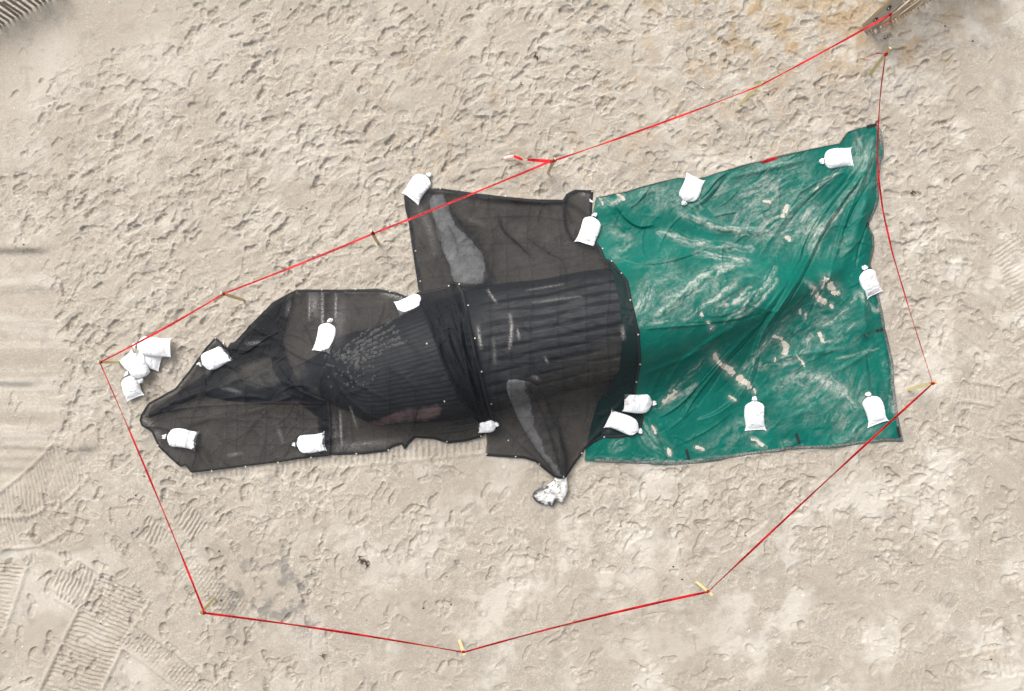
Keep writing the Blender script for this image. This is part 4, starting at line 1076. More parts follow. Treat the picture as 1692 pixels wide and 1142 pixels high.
# ------------------------------------------------------------------ tarps
HC_ = .0125
tc, oc = make_cloth('green_tarp', W_C, Z_C, HC_, M_GREEN, G_DUST)
tag(tc, 'big wrinkled green tarpaulin streaked with sand over the tail end', 'tarp')
ribbon_along(W_C, near(W_C, (1447, 207)), near(W_C, (985, 765)), .055, Z_C, 'hem', M_HEM, tc, oc, .004, .55)
ribbon_along(W_C, near(W_C, (990, 326)), near(W_C, (1420, 212)), .016, Z_C, 'hem', M_HEM, tc, oc, .004, .25)
def tab(p0, p1, wd, zf, parent, org, name='webbing_tab'):
    a, b = lift(np.array(p0, float)), lift(np.array(p1, float)); n_ = 8
    t = (b - a) / np.linalg.norm(b - a); nr = np.array([-t[1], t[0]]) * wd / 2
    V = []
    for i in range(n_):
        for s_ in (-1, 0, 1):
            p = a + (b - a) * i / (n_ - 1) + nr * s_
            V.append((p[0], p[1], zf(np.array([p[0]]), np.array([p[1]]))[0][0] + .008 + .003 * (s_ == 0)))
    Fq = np.array([(i * 3 + j, i * 3 + j + 1, i * 3 + j + 4, i * 3 + j + 3) for i in range(n_ - 1) for j in (0, 1)])
    link(name, mesh_from(name, np.array(V) - org, Fq, M_HEM, True, {'dust': np.zeros(len(V))}), parent)
for a, b in (((1133, 742), (1138, 759)), ((1314, 716), (1319, 733)), ((1446, 547), (1457, 544)), ((1430, 211), (1447, 207)), ((1435, 370), (1431, 371)), ((1481, 705), (1485, 722))):
    tab(a, b, .055, Z_C, tc, oc)

tb, ob_ = make_cloth('black_mesh_tarp', W_B, Z_B, HC_, M_MESH, B_DUST)
tag(tb, 'sheer black mesh tarp over the whale belly and both flippers, beside the green tarp', 'tarp', 'black mesh tarps')
ribbon_along(W_B, near(W_B, (804, 720)), near(W_B, (800, 716)) if False else near(W_B, (700, 512)), .05, Z_B, 'hem', M_HEM, tb, ob_)
ribbon_along(W_B, near(W_B, (692, 480)), near(W_B, (803, 753)), .05, Z_B, 'hem', M_HEM, tb, ob_)
grommets([(677, 364), (687, 415), (695, 465), (728, 313), (835, 325), (978, 317), (995, 411), (1010, 432), (1026, 452), (1041, 496), (1054, 553), (1057, 602), (1051, 631), (804, 750), (852, 754), (891, 766), (931, 787), (961, 748), (998, 722), (840, 727)], Z_B, tb, ob_)
ta, oa = make_cloth('black_mesh_tarp', W_A, Z_A, HC_, M_MESH, B_DUST)
tag(ta, 'sheer black mesh tarp over the whale head, barnacles and red wound showing through', 'tarp', 'black mesh tarps')
ribbon_along(W_A, near(W_A, (493, 479)), near(W_A, (547, 751)), .05, Z_A, 'hem', M_HEM, ta, oa)
grommets([(533, 479), (589, 479), (645, 482), (742, 473), (759, 470), (774, 505), (785, 559), (796, 614), (812, 667), (795, 720), (739, 729), (643, 743), (590, 749), (706, 568), (735, 663)], Z_A, ta, oa, .016)
td, od = make_cloth('black_mesh_tarp', W_D, Z_D, HC_, M_MESH, B_DUST)
tag(td, 'sheer black mesh tarp over bare sand, coming to a gathered point at its far end', 'tarp', 'black mesh tarps')
ribbon_along(W_D, near(W_D, (546, 666)), near(W_D, (487, 481)), .042, Z_D, 'hem', M_HEM, td, od)
grommets([(264, 735), (353, 777), (408, 770), (462, 763), (516, 755), (359, 559), (322, 601)], Z_D, td, od)
# B's scrap
V, q, _ = poly_grid(lift(np.array([(974, 329), (976, 332), (980, 334), (978, 336), (974, 334)], float)), .008)
z = Z_B(V[:, 0], V[:, 1])[0] + .014
o = link('plastic_scrap', mesh_from('plastic_scrap', np.column_stack([V, z + .01 * np.sin(V[:, 0] * 60)]) - np.array([V[0, 0], V[0, 1], 0]), q, M_SHELL), loc=(V[0, 0], V[0, 1], 0))
tag(o, 'tiny white hooked plastic scrap on the folded tarp corner', 'plastic scrap')

# loose sand lying on the green tarp
V, q, _ = poly_grid(W_C, .011)
f = np.zeros(len(V)); nz = fbm(V[:, 0], V[:, 1], 5.5, 5, 500, .75) * 2.4
for (pts, wd) in G_SAND:
    w_ = lift(np.array(densify(pts, 6, False, 1), float)); r_ = wd / PPM
    lo = w_.min(0) - 2.5 * r_; hi = w_.max(0) + 2.5 * r_
    k = (V[:, 0] > lo[0]) & (V[:, 0] < hi[0]) & (V[:, 1] > lo[1]) & (V[:, 1] < hi[1])
    dd = polydist(V[k, 0], V[k, 1], [tuple(p) for p in w_])[0]
    f[k] = np.maximum(f[k], 1 - dd / (r_ * (1 + .9 * nz[k])))
keep = (f[q] > .02).all(1); q2 = q[keep]; us = np.unique(q2); mp_ = np.full(len(V), -1); mp_[us] = np.arange(len(us))
zz = Z_C(V[us, 0], V[us, 1])[0] + .002 + .007 * np.sqrt(np.clip(f[us], 0, 1))
o = link('sand_patches', mesh_from('sand_patches', np.column_stack([V[us], zz]), mp_[q2], M_LOOSE), kind='stuff', label='dry sand lying in small puddles on the green tarp')
o['category'] = 'sand'

# ------------------------------------------------------------------ sandbags
def surf(x, y):
    base = np.maximum(drape(x, y) + .012, sandblur(x, y) + .006)
    hb, hg = fold_eval(x.ravel(), y.ravel(), BF)[0].reshape(x.shape), fold_eval(x.ravel(), y.ravel(), GF)[0].reshape(x.shape)
    ib = inside(x, y, W_B) | inside(x, y, W_A) | inside(x, y, W_D)
    base = base + np.where(ib, np.maximum(hb, 0), np.where(inside(x, y, W_C), np.maximum(hg, 0), 0)) * .85
    lay = np.zeros(x.shape)
    for pw in (W_C, W_B, W_A, W_D): lay += inside(x, y, pw)
    return base + .014 * lay
def sandbag(neck, end, wmid, wend, hgt, label, seed, lift_z=0.0, bend=0.0, stain=None, tuft=1.0, droop=0.0, tie=True, plain=False):
    r = random.Random(seed)
    zc = float(surf(*[np.array([v]) for v in lift(np.array([(neck[0] + end[0]) / 2, (neck[1] + end[1]) / 2], float))])[0]) + lift_z + hgt * .6
    a, b = unproj(np.array(neck, float), zc), unproj(np.array(end, float), zc)
    L = np.linalg.norm(b - a); t = (b - a) / L; nr = np.array([-t[1], t[0]])
    nu, nv = 56, 48
    u = np.linspace(0, 1, nu); ph = np.linspace(0, 2 * np.pi, nv, endpoint=False)
    Ug, PH = np.meshgrid(u, ph, indexing='ij')
    wm, we = wmid / 2, wend / 2
    wprof = np.interp(u, [0, .03, .10, .2, .34, .5, .68, .84, .94, 1.0], [.028, .055, wm * .74, wm * .95, wm * 1.0, wm * .99, wm * .96, wm * .95, wm * .5 + we * .46, we * .97])
    tprof = np.interp(u, [0, .03, .10, .2, .34, .5, .68, .84, .94, 1.0], [.035, .05, hgt * .62, hgt * .88, hgt, hgt, hgt * .93, hgt * .66, hgt * .3, .012])
    k3 = np.array([.25, .5, .25]); 
    for _ in range(2):
        wprof[2:-2] = np.convolve(wprof, k3, 'same')[2:-2]; tprof[2:-2] = np.convolve(tprof, k3, 'same')[2:-2]
    cw, sw = np.cos(PH), np.sin(PH)
    ly = np.sign(cw) * np.abs(cw) ** .85
    lz = np.where(sw > 0, np.abs(sw) ** .8, -np.abs(sw) ** .9 * .0 - .0)
    sd_ = seed * 3.1
    # pleats near the tied neck and slack creases across the cloth
    pleat = .10 * np.exp(-((Ug) / .20) ** 2) * np.sin(PH * 9 + sd_) + .06 * np.exp(-(Ug / .34) ** 2) * np.sin(PH * 5 + sd_ * 2)
    lump = .05 * fbm(Ug * 3 + sd_, PH * .8, 1.0, 2, seed)
    asym = 1 + .10 * np.sin(Ug * 4 + sd_) * np.sign(cw)
    wv = wprof[:, None] * (1 + pleat * .55) * asym
    Y_ = wv * ly
    zt = tprof[:, None] * lz * (1 + pleat + lump * 1.6 * (sw > 0))
    crs = 0
    for k in range(8):
        a_ = r.uniform(-1.6, 1.6); o_ = r.uniform(.3, .95)
        crs = crs + .007 * np.exp(-((Ug - o_ + a_ * .22 * ly + .04 * np.sin(ly * 4 + k)) / .022) ** 2) * (sw > 0) * r.choice((-1, 1)) * np.minimum(1, tprof[:, None] / .05)
    zt = zt * .76 + crs * 1.0
    corner = (.034 * np.abs(ly) ** 5 - .006) * sstep(.80, 1.0, Ug) * (wend > 0)
    Xl = Ug * L + corner * (.6 + .4 * np.sign(ly) * r.uniform(-1, 1))
    Yl = Y_ + bend * (Ug - .5) ** 2 * 4 * .1 - bend * .05
    wx2 = a[0] + t[0] * Xl + nr[0] * Yl; wy2 = a[1] + t[1] * Xl + nr[1] * Yl
    s0 = surf(wx2, wy2)
    smid = surf(a[0] + t[0] * u * L, a[1] + t[1] * u * L)
    for _ in range(6): smid[1:-1] = np.convolve(smid, k3, 'same')[1:-1]
    base = s0 * .55 + smid[:, None] * .45 + lift_z * (1 - .25 * droop * Ug)
    zz = base + .004 + zt
    pts = np.stack([wx2, wy2, zz], -1)
    org = np.array([*(a + b) / 2, float(smid[nu // 2]) + lift_z])
    idx = np.arange(nu * nv).reshape(nu, nv); i2 = np.roll(idx, -1, 1)
    q = np.stack([idx[:-1], idx[1:], i2[1:], i2[:-1]], -1).reshape(-1, 4)
    V = pts.reshape(-1, 3)
    stain = list(stain or []) + [(r.uniform(.75, 1), r.uniform(-1, 1), .10, r.uniform(.1, .5)), (r.uniform(.1, .9), r.uniform(-1, 1), .12, r.uniform(0, .3))]
    st = np.zeros(V.shape[0])
    if stain:
        for (su, sv, sr, ss) in stain:
            st = np.maximum(st, (ss * np.exp(-(((Ug - su) / sr) ** 2 + ((ly - sv) / (sr * 2.2)) ** 2))).ravel())
    root = bpy.data.objects.new('sandbag', None); COL.objects.link(root); root.location = tuple(org); root.empty_display_size = .1
    tag(root, label, 'sandbag', 'white sandbags holding down the tarps')
    sack = link('sack', mesh_from('sack', V - org, q, M_BAG, True, {'stain': st}), root)
    # sewn seam rolled along the flat end
    seam = MB(); srow = [tuple(pts[-1, j] + np.array([*(t * .002), .006])) for j in range(0, nv // 2 + 1, 2)]
    seam.tube(srow, .007, 5)
    link('seam', mesh_from('seam', np.array(seam.V) - org, seam.F, M_BAG, True, {'stain': np.full(len(seam.V), .0)}), sack)
    # tied tuft beyond the neck
    nk = np.array([a[0], a[1], float(base[0, 0]) + .035])
    n1, n2 = 10, 22; TV = []
    ta_ = r.uniform(-.7, .7)
    for i in range(n1):
        s_ = i / (n1 - 1); rad = .022 + .020 * s_ ** .7 * tuft + .01 * math.sin(s_ * 5)
        cx = nk[0] - t[0] * (.075 * s_ * tuft) + nr[0] * ta_ * .04 * s_; cy = nk[1] - t[1] * (.075 * s_ * tuft) + nr[1] * ta_ * .04 * s_
        for j in range(n2):
            th = 2 * math.pi * j / n2; rr = rad * (1 + .38 * s_ * math.sin(th * 5 + seed) + .15 * math.sin(th * 3 + seed * 2))
            if i == n1 - 1: rr *= .55
            TV.append((cx + nr[0] * rr * math.cos(th) * 1.15 - t[0] * .018 * math.sin(th * 4 + seed) * s_, cy + nr[1] * rr * math.cos(th) * 1.15 - t[1] * .018 * math.sin(th * 4 + seed) * s_,
                       max(nk[2] + rr * math.sin(th) * .75 - .01 * s_, float(base[0, 0]) + .003)))
    TF = [(i * n2 + j, i * n2 + (j + 1) % n2, (i + 1) * n2 + (j + 1) % n2, (i + 1) * n2 + j) for i in range(n1 - 1) for j in range(n2)]
    TF.append(tuple((n1 - 1) * n2 + j for j in range(n2)))
    if not plain:
        neck_o = link('tied_neck', mesh_from('tied_neck', np.array(TV) - org, TF, M_BAG, True, {'stain': np.zeros(len(TV))}), root)
        if tie:
            mb = MB()
            loop = [(nk[0] - t[0] * .006 + nr[0] * .029 * math.cos(k * math.pi / 7), nk[1] - t[1] * .006 + nr[1] * .029 * math.cos(k * math.pi / 7), nk[2] + .027 * math.sin(k * math.pi / 7)) for k in range(15)]
            mb.tube(loop, .0055, 5, False)
            d_ = r.choice((-1, 1)); tl = r.uniform(.06, .15)
            p0 = np.array([nk[0] + nr[0] * .03 * d_, nk[1] + nr[1] * .03 * d_, nk[2]])
            mb.tube([tuple(p0 + np.array([nr[0] * d_ * tl * s_ + t[0] * .05 * s_ * s_, nr[1] * d_ * tl * s_ + t[1] * .05 * s_ * s_, .02 * s_ - .05 * s_ * s_])) for s_ in (0, .35, .7, 1)], .0035, 4)
            link('cable_tie', mb.mesh('cable_tie', M_TIE, True, tuple(org)), neck_o)
    return root
BAGS = [
 ((705, 290), (677, 326), .37, .40, .15, 'white sandbag on the far corner of the belly mesh tarp, half on bare sand', dict()),
 ((981, 357), (967, 402), .36, .39, .15, 'white sandbag where the black belly tarp meets the green tarp at its upper edge', dict()),
 ((1133, 331), (1152, 292), .37, .39, .15, 'white sandbag on the upper edge of the green tarp, its knot pointing inwards', dict()),
 ((1364, 264), (1410, 257), .36, .38, .15, 'white sandbag lying lengthwise near the raised corner of the green tarp beside the tape', dict()),
 ((1430, 446), (1448, 486), .36, .38, .14, 'white sandbag with a brown stained bottom corner on the green tarp edge', dict(stain=[(.93, -.55, .12, 1.0), (.97, -.1, .07, .7)])),
 ((1439, 655), (1455, 700), .36, .43, .14, 'white sandbag on the green tarp corner where the red tape crosses', dict()),
 ((1249, 663), (1251, 711), .37, .42, .16, 'upright white sandbag alone near the lower edge of the green tarp', dict()),
 ((1079, 667), (1032, 666), .36, .34, .14, 'white sandbag with dirt smeared bottom across the seam of black and green tarps', dict(stain=[(.93, 0, .13, 1.0), (.7, -.3, .08, .6)])),
 ((1056, 712), (1006, 691), .34, .40, .15, 'clean white sandbag lying slanted on the lower black corner over the green tarp', dict()),
 ((819, 702), (791, 707), .24, .22, .13, 'small crumpled white sandbag tucked under the hem where the two black tarps meet', dict(tie=False, tuft=.6)),
 ((695, 492), (657, 511), .29, .31, .15, 'bent white sandbag draped over the upper edge of the head tarp', dict(plain=True, bend=-.4)),
 ((540, 533), (532, 580), .36, .38, .15, 'white sandbag alone on the mesh tarp just above the barnacled chin', dict()),
 ((331, 602), (373, 581), .37, .40, .15, 'white sandbag with a smudged flat end on the pointed flap of black tarp', dict(stain=[(.93, .3, .08, .8)])),
 ((273, 722), (322, 730), .36, .40, .15, 'white sandbag near the gathered point of the black tarp, knot facing the tape', dict()),
 ((488, 735), (535, 730), .36, .38, .15, 'white sandbag beside the overlapping seam of the two black tarps at their lower edge', dict()),
]
for i, (n_, e_, wm, we, hg, lb, kw) in enumerate(BAGS): sandbag(n_, e_, wm, we, hg, lb, i + 3, **kw)
STACK = [
 ((224, 588), (262, 599), .32, .34, .13, 'bottom white sandbag under the slanted top one in the loose heap', dict(lift_z=0, tie=False)),
 ((226, 612), (205, 588), .34, .36, .13, 'white sandbag at the edge of the heap nearest the bare stake', dict(lift_z=0, tie=False)),
 ((207, 622), (221, 657), .34, .36, .14, 'white sandbag at the foot of the heap, lying with its flat end on bare sand', dict(lift_z=0.02)),
 ((229, 626), (221, 590), .36, .36, .14, 'white sandbag lying across the middle of the heap', dict(lift_z=.10, droop=.3)),
 ((223, 573), (277, 573), .36, .37, .15, 'topmost white sandbag of the heap, pointed flat end towards the black tarp', dict(lift_z=.12, droop=.5)),
]
for i, (n_, e_, wm, we, hg, lb, kw) in enumerate(STACK):
    o = sandbag(n_, e_, wm, we, hg, lb, i + 41, **kw); o['group'] = 'white sandbags in a loose heap'

# ------------------------------------------------------------------ stakes and barrier tape
ST = [((905, 286), (917, 262), .80, M_STAKE, 'short wooden stake with a tied red tape tail beside the belly tarp'),
      ((624, 402), (613, 382), .80, M_STAKE, 'small wooden stake between the belly tarp corner and the head tarp'),
      ((404, 497), (365, 484), .88, M_STAKE, 'wooden stake with a dark foot above the folded dark corner of the left tarp'),
      ((197, 599), (162, 598), .80, M_STAKEY, 'thin yellowed stake against the heap of sandbags'),
      ((352, 990), (330, 1015), .82, M_STAKEY, 'wooden stake beside tyre tread and grey stained sand'),
      ((758, 1058), (767, 1082), .72, M_STAKE, 'pale broken-looking wooden stake at the lowest bend of the tape'),
      ((1150, 962), (1176, 983), .80, M_STAKEY, 'yellow wooden stake on the lower side, dark at its foot'),
      ((1500, 645), (1549, 631), .85, M_STAKEY, 'long thin stake leaning outside the sandbagged corner of the green tarp'),
      ((1440, 122), (1471, 79), .85, M_STAKEY, 'wooden stake with a pink tape end just below the slatted fence'),
      ((1221, 174), (1260, 135), .80, M_STAKEY, 'faint wooden stake under the tape on ochre stained sand')]
for (b, tp, zt, mt, lb) in ST:
    p0, p1 = unproj(np.array(b, float), 0.), unproj(np.array(tp, float), zt)
    zb = float(sandz(p0[0], p0[1]))
    A = Vector((p0[0], p0[1], zb - .06)); B = Vector((p1[0], p1[1], zt)); ax = (B - A).normalized()
    s1 = Vector((-A.y + random.uniform(-2, 2), A.x + random.uniform(-2, 2), 0)); s1 = (s1 - ax * s1.dot(ax)).normalized(); s2 = ax.cross(s1)
    mb = MB(); V_ = []
    rings = [(0, .35), (.08, 1), (.5, 1.0), (.97, 1), (1, .85)]
    for (f_, k_) in rings:
        c_ = A + (B - A) * f_
        for (i_, j_) in ((-1, -1), (1, -1), (1, 1), (-1, 1)):
            V_.append(c_ + s1 * .027 * i_ * k_ + s2 * .012 * j_ * k_)
    FF = [(r_ * 4 + k, r_ * 4 + (k + 1) % 4, r_ * 4 + 4 + (k + 1) % 4, r_ * 4 + 4 + k) for r_ in range(4) for k in range(4)] + [(3, 2, 1, 0), (16, 17, 18, 19)]
    mb.add(V_, FF)
    o = link('wooden_stake', mb.mesh('wooden_stake', mt, False, (p0[0], p0[1], zb)), loc=(p0[0], p0[1], zb))
    tag(o, lb, 'stake', 'wooden stakes holding the red tape')

def tape_strip(pts, wd, name, parent, org, tw0, tw1, sag=0.0, seed=0, mat=None, wob=.3):
    r = random.Random(seed); P = np.array(pts, float)
    seg = np.linalg.norm(np.diff(P, axis=0), axis=1); cum = np.concatenate([[0], np.cumsum(seg)]); L = cum[-1]
    n = max(8, int(L / .04)); s = np.linspace(0, L, n)
    Q = np.stack([np.interp(s, cum, P[:, k]) for k in range(3)], -1)
    if len(P) > 2:
        for _ in range(12): Q[1:-1] = (Q[:-2] + 2 * Q[1:-1] + Q[2:]) / 4
    f = s / L; Q[:, 2] -= sag * 4 * f * (1 - f)
    T = np.gradient(Q, axis=0); T /= np.linalg.norm(T, axis=1)[:, None]
    k1, k2, k3_ = r.uniform(.5, 1.4), r.uniform(0, 6), r.uniform(2, 4)
    th = tw0 + (tw1 - tw0) * f + wob * np.sin(s * k1 * 2 + k2) + wob * .5 * np.sin(s * k3_ * 2)
    side = np.stack([-T[:, 1], T[:, 0], np.zeros(n)], -1); side /= np.linalg.norm(side, axis=1)[:, None]
    up = np.cross(T, side)
    w2 = wd / 2 * np.minimum(1, np.minimum(.6 + s / .25, .6 + (L - s) / .25))
    d = side * np.cos(th)[:, None] + up * np.sin(th)[:, None]
    nrm = np.cross(T, d)
    rows = [Q + d * (w2 * a)[:, None] + nrm * (.004 * (1 - a * a)) for a in (-1, -.5, 0, .5, 1)]
    V = np.concatenate(rows) - np.array(org)
    Fq = np.array([(j * n + i, j * n + i + 1, (j + 1) * n + i + 1, (j + 1) * n + i) for j in range(4) for i in range(n - 1)])
    me = mesh_from(name, V, Fq, mat or M_TAPE, True)
    uv = me.uv_layers.new(name='UVMap')
    us = np.concatenate([s] * 5); vs = np.repeat([0, .25, .5, .75, 1.0], n)
    uv.data.foreach_set('uv', np.stack([us[Fq.ravel()], vs[Fq.ravel()]], -1).astype(np.float32).ravel())
    return link(name, me, parent)
def p3(px, py, z):
    q = unproj(np.array((px, py), float), z); return (q[0], q[1], z)
def knot(c, parent, org, r=.028, seed=0):
    rr = random.Random(seed); mb = MB()
    for k in range(3):
        a = rr.uniform(0, 6.28); b = rr.uniform(-.6, .6)
        loop = [(c[0] + r * math.cos(t_ + a), c[1] + r * math.sin(t_ + a) * .9, c[2] + r * .7 * math.sin(t_ * 2 + b) + .012 * k - .012) for t_ in np.linspace(0, 6.28, 12)]
        mb.tube(loop, .010, 5, False)
    me = mb.mesh('knot', M_TAPE, True, tuple(org)); me.uv_layers.new(name='UVMap'); link('knot', me, parent)
T1 = bpy.data.objects.new('barrier_tape', None); COL.objects.link(T1); o1 = (2.0, 4.0, 0); T1.location = o1
tag(T1, 'red barrier tape strung from the slatted fence to the stake above the belly tarp', 'barrier tape')
zt = .74
A_ = p3(1471, 24, .95); B_ = p3(1255, 142, zt); C_ = p3(917, 265, zt)
tape_strip([A_, B_], .046, 'tape_span', T1, o1, .6, .5, .06, 1)
tape_strip([B_, C_], .046, 'tape_span', T1, o1, .7, .5, .10, 2)
knot(C_, T1, o1, .022, 1); knot(A_, T1, o1, .018, 2)
tape_strip([p3(917, 267, .74), p3(900, 266, .55), p3(872, 264, .30)], .075, 'tape_tail', T1, o1, .2, .6, 0, 3)
tape_strip([p3(864, 265, .22), p3(857, 261, .12), p3(849, 258, .06)], .07, 'tape_tail', T1, o1, .5, -.3, 0, 4)
tape_strip([p3(849, 258, .06), p3(841, 258, .05), p3(832, 261, .04)], .06, 'tape_tail', T1, o1, .2, .6, 0, 5, M_PINK)
tape_strip([p3(872, 264, .30), p3(868, 264, .26), p3(864, 265, .22)], .03, 'tape_tail', T1, o1, 1.2, 1.5, 0, 6, M_PINK)
tape_strip([p3(1471, 26, .95), p3(1471, 34, .7), p3(1470, 37, .45)], .06, 'tape_tail', T1, o1, 0.2, .7, 0, 7)
tape_strip([p3(1470, 37, .45), p3(1465, 40, .33), p3(1460, 43, .24)], .06, 'tape_tail', T1, o1, .3, .8, 0, 8, M_PINK)
T2 = bpy.data.objects.new('barrier_tape', None); COL.objects.link(T2); o2 = (0.0, 0.0, 0); T2.location = o2
tag(T2, 'long red barrier tape looped stake to stake all round the covered whale', 'barrier tape')
pl = [p3(916, 264, .72), p3(617, 386, .72), p3(368, 486, .80), p3(165, 599, .72), p3(338, 1013, .70), p3(766, 1078, .66), p3(1170, 978, .68), p3(1541, 634, .78)]
tw = [(.4, .5), (.5, .4), (.4, .6), (.6, .4), (.2, .5), (.5, .1), (.5, .3)]
for i in range(7):
    tape_strip([pl[i], pl[i + 1]], .046, 'tape_span', T2, o2, tw[i][0], tw[i][1], .04 + .03 * (i % 3), 20 + i, None, .2)
    if i: knot(pl[i], T2, o2, .022, 30 + i)
tape_strip([p3(1541, 634, .78), p3(1505, 520, .55), p3(1475, 420, .38), p3(1459, 350, .30), p3(1451, 290, .28), p3(1450, 225, .32), p3(1455, 150, .55), p3(1463, 91, .78)], .046, 'tape_span', T2, o2, .6, .5, 0, 28, None, .2)
knot(pl[-1], T2, o2, .02, 40); knot(p3(1464, 90, .78), T2, o2, .022, 41)
tape_strip([p3(1463, 90, .78), p3(1459, 86, .7), p3(1447, 89, .5)], .06, 'tape_tail', T2, o2, .3, .5, 0, 51)
tape_strip([p3(1447, 89, .5), p3(1440, 91, .38), p3(1430, 95, .24)], .06, 'tape_tail', T2, o2, .4, .7, 0, 52, M_PINK)
q0 = lift(np.array([(1257, 270), (1268, 266), (1285, 261)], float))
T3 = bpy.data.objects.new('tape_scrap', None); COL.objects.link(T3); T3.location = (*q0[1], 0)
tag(T3, 'crumpled scrap of red tape caught under the upper edge of the green tarp', 'tape scrap')
tape_strip([(a, b, float(sandz(a, b)) + .035) for a, b in q0], .055, 'tape_piece', T3, (*q0[1], 0), .1, .3, 0, 61)

# ------------------------------------------------------------------ slatted sand fences
def sand_fence(p_start, p_end, spacing, mat, label, hgt, seed, leanx=0, wdt=.036):
    r = random.Random(seed)
    a, b = unproj(np.array(p_start, float)), unproj(np.array(p_end, float)); L = np.linalg.norm(b - a); t = (b - a) / L; nr = np.array([-t[1], t[0]])
    root = bpy.data.objects.new('slatted_fence', None); COL.objects.link(root); root.location = (a[0], a[1], 0)
    tag(root, label, 'fence')
    n_ = int(L / spacing)
    mb0 = MB(); mb0.box((0, 0, hgt / 2 - .1), (wdt / 2, 0, 0), (0, .006, 0), (0, 0, hgt / 2 + .1))
    V0 = np.array(mb0.V)
    meshes = []
    for k in range(5):
        V = V0.copy(); V[:, 2] += np.where(V[:, 2] > .5, r.uniform(-.06, .04), 0); V[:, 0] *= r.uniform(.8, 1.15)
        meshes.append(mesh_from('slat', V, mb0.F, mat, False))
    ang = math.atan2(t[1], t[0])
    for i in range(n_):
        p = a + t * (spacing * (i + .5) + r.uniform(-.012, .012)) - a
        z0 = float(sandz(a[0] + p[0], a[1] + p[1]))
        o = link('slat', meshes[r.randrange(5)], root, (p[0] + nr[0] * r.uniform(-.008, .008), p[1] + nr[1] * r.uniform(-.008, .008), z0))
        o.rotation_euler = (r.gauss(0, .02) + leanx, r.gauss(0, .035), ang + r.gauss(0, .12))
    for zz in ([.28, .66, 1.04] if hgt > 1 else [.2, .45]):
        mb = MB()
        for s_ in (-1, 1):
            mb.tube([(t[0] * d_ + nr[0] * .012 * s_ * math.cos(d_ * math.pi / spacing), t[1] * d_ + nr[1] * .012 * s_ * math.cos(d_ * math.pi / spacing), zz) for d_ in np.arange(0, L, spacing / 2)], .003, 4)
        link('wire', mb.mesh('wire', M_WIRE, True), root)
    return root, t
fr_, ft = sand_fence((1436, 52), (1640, -50), .062, M_SLAT, 'tan slatted sand fence with red tape tied to it', 1.15, 4)
sand_fence((-90, 89), (110, -17), .098, M_SLATG, 'weathered grey slatted sand fence just showing at the frame corner', .55, 5, wdt=.05)
pb = unproj(np.array((1430, 49), float)); zb = float(sandz(*pb))
root = bpy.data.objects.new('fence_post', None); COL.objects.link(root); root.location = (pb[0], pb[1], zb)
tag(root, 'grey bolted plank post standing at the end of the tan slatted fence', 'fence post')
fN = np.array([-ft[1], ft[0]])
def v3(p, z=0): return Vector((p[0], p[1], z))
mb = MB(); mb.box(v3(fN * .0, .68), v3(ft) * .02, v3(fN) * .062, Vector((0, 0, .78)))
pk = link('plank', mb.mesh('plank', M_POSTG), root, label='grey weathered plank with two bolt holes')
mb = MB(); mb.box(v3(fN * .090 + ft * .004, .67), v3(ft) * .022, v3(fN) * .024, Vector((0, 0, .80)))
link('plank', mb.mesh('plank', M_POSTT), root, label='narrow tan plank')
for zz in (.42, .86):
    mb = MB(); mb.tube([tuple(v3(ft * -.0215 + fN * .004, zz)), tuple(v3(ft * -.024 + fN * .004, zz))], .030, 14)  # near-black disc on the uncut plank, colour standing for shade in the slot
    mb.V = [(v[0], v[1], zz + (v[2] - zz) * 2.6) for v in mb.V]
    link('bolt_hole', mb.mesh('bolt_hole', M_HOLE), pk, label='dark oval disc for the shade in a bolt slot')
    mb = MB(); mb.tube([tuple(v3(ft * -.02 - fN * .002, zz - .008)), tuple(v3(ft * -.036 - fN * .002, zz - .012))], .013, 8)
    link('bolt', mb.mesh('bolt', M_WIRE), pk)

# ------------------------------------------------------------------ small debris
def sprig(px, length, ang, seed, label, name='seaweed_sprig', cat='seaweed', n=16, rad=.006):
    r = random.Random(seed); p = unproj(np.array(px, float)); z0 = float(sandz(*p)); mb = MB()
    t = np.array([math.cos(ang), math.sin(ang)]); nr = np.array([-t[1], t[0]])
    spine = [(t[0] * s_ * length + nr[0] * .02 * math.sin(s_ * 9), t[1] * s_ * length + nr[1] * .02 * math.sin(s_ * 9), .022 + .01 * math.sin(s_ * 7)) for s_ in np.linspace(-.5, .5, 12)]
    mb.tube(spine, rad * 1.3, 5)
    for k in range(n):
        b = spine[r.randrange(1, 11)]; a2 = ang + r.choice((-1, 1)) * r.uniform(.6, 1.5); l = r.uniform(.03, .085)
        mb.tube([b, (b[0] + math.cos(a2) * l * .6, b[1] + math.sin(a2) * l * .6, b[2] + r.uniform(0, .025)), (b[0] + math.cos(a2 + r.uniform(-.6, .6)) * l, b[1] + math.sin(a2 + r.uniform(-.6, .6)) * l, b[2] + r.uniform(-.01, .02))], [rad, rad * .9, rad * .4], 4)
    o = link(name, mb.mesh(name, M_WEED, True), loc=(p[0], p[1], z0)); tag(o, label, cat); return o
sprig((601, 926), .26, R(-42), 3, 'dark branched seaweed sprig on bare sand below the wounded head', n=22, rad=.008)
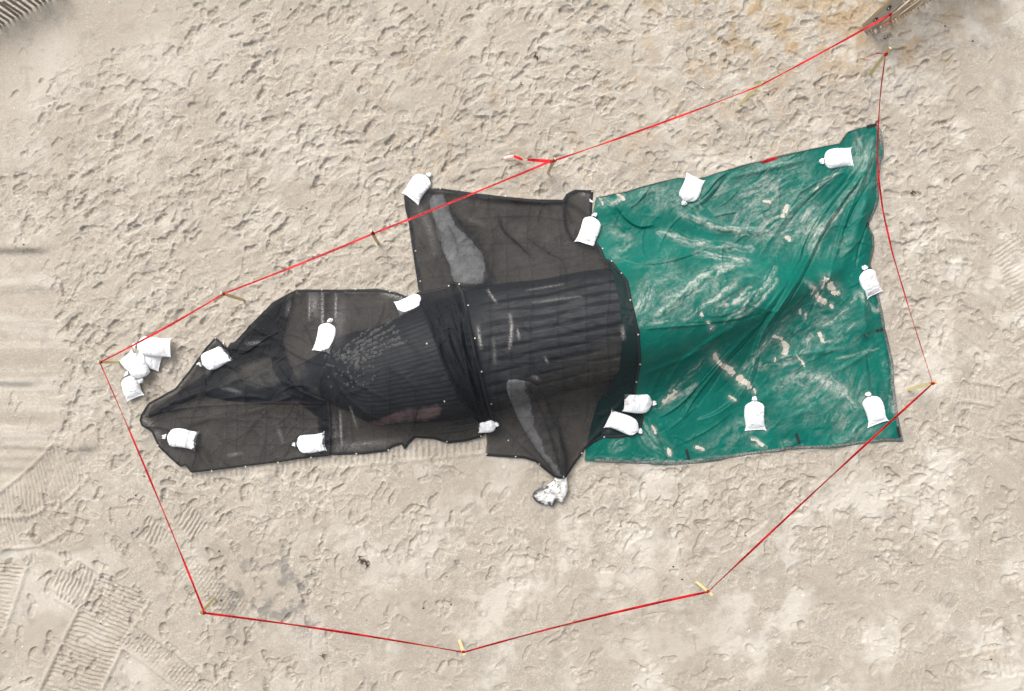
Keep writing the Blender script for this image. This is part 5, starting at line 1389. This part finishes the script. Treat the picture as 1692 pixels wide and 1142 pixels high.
sprig((1466, 61), .16, R(35), 4, 'dry grey twiggy plant tuft below the slatted fence', 'dry_plant', 'plant', 14, .003)
sprig((886, 94), .12, R(-60), 5, 'small dark weed scrap high on the trampled sand', n=6, rad=.007)
sprig((1508, 318), .07, R(25), 6, 'short black weed piece right of the raised green tarp corner', n=3, rad=.008)
sprig((533, 942 + 140), .10, R(20), 7, 'thin dark weed thread on the sand near the lowest stakes', n=4, rad=.004)
def scatter(name, mat, n, smin, smax, label, seed, pts=None):
    r = random.Random(seed); mb = MB()
    for k in range(n):
        if pts and k < len(pts): px, py = pts[k]; s_ = smax
        else: px, py = r.uniform(-20, 1712), r.uniform(-20, 1162); s_ = smin + (smax - smin) * r.random() ** 3
        q_ = unproj(np.array((px, py), float))
        if any(inside(np.array([q_[0]]), np.array([q_[1]]), pw)[0] for pw in (W_A, W_B, W_C, W_D)): continue
        z0 = float(sandz(*q_)); b0 = []
        for zz, k_ in ((-.3, .8), (.35, 1.0), (.8, .5)):
            for j in range(6):
                th = j * math.pi / 3 + k; rr = s_ * k_ * r.uniform(.75, 1.2)
                b0.append((q_[0] + rr * math.cos(th) * 1.3, q_[1] + rr * math.sin(th), z0 + zz * s_))
        mb.add(b0, [(i * 6 + j, i * 6 + (j + 1) % 6, i * 6 + 6 + (j + 1) % 6, i * 6 + 6 + j) for i in (0, 1) for j in range(6)] + [tuple(12 + j for j in range(6))])
    o = link(name, mb.mesh(name, mat, True), kind='stuff', label=label); o['category'] = name.replace('_', ' ').rstrip('s'); return o
scatter('dark_pebbles', M_PEB, 150, .004, .017, 'scattered small dark pebbles and weed crumbs on the sand', 8, [(1562, 43), (1607, 68), (1270, 156), (862, 140), (1638, 1090), (1112, 936), (1127, 957), (1231, 885), (365, 992), (700, 1004), (480, 15), (1240, 260)])
scatter('shell_fragments', M_SHELL, 240, .003, .012, 'scattered white shell fragments on the sand', 9, [(482, 935), (440, 1026), (38, 1068), (17, 1120), (412, 1114), (655, 974), (735, 1002), (1168, 880), (952, 810), (87, 40)])
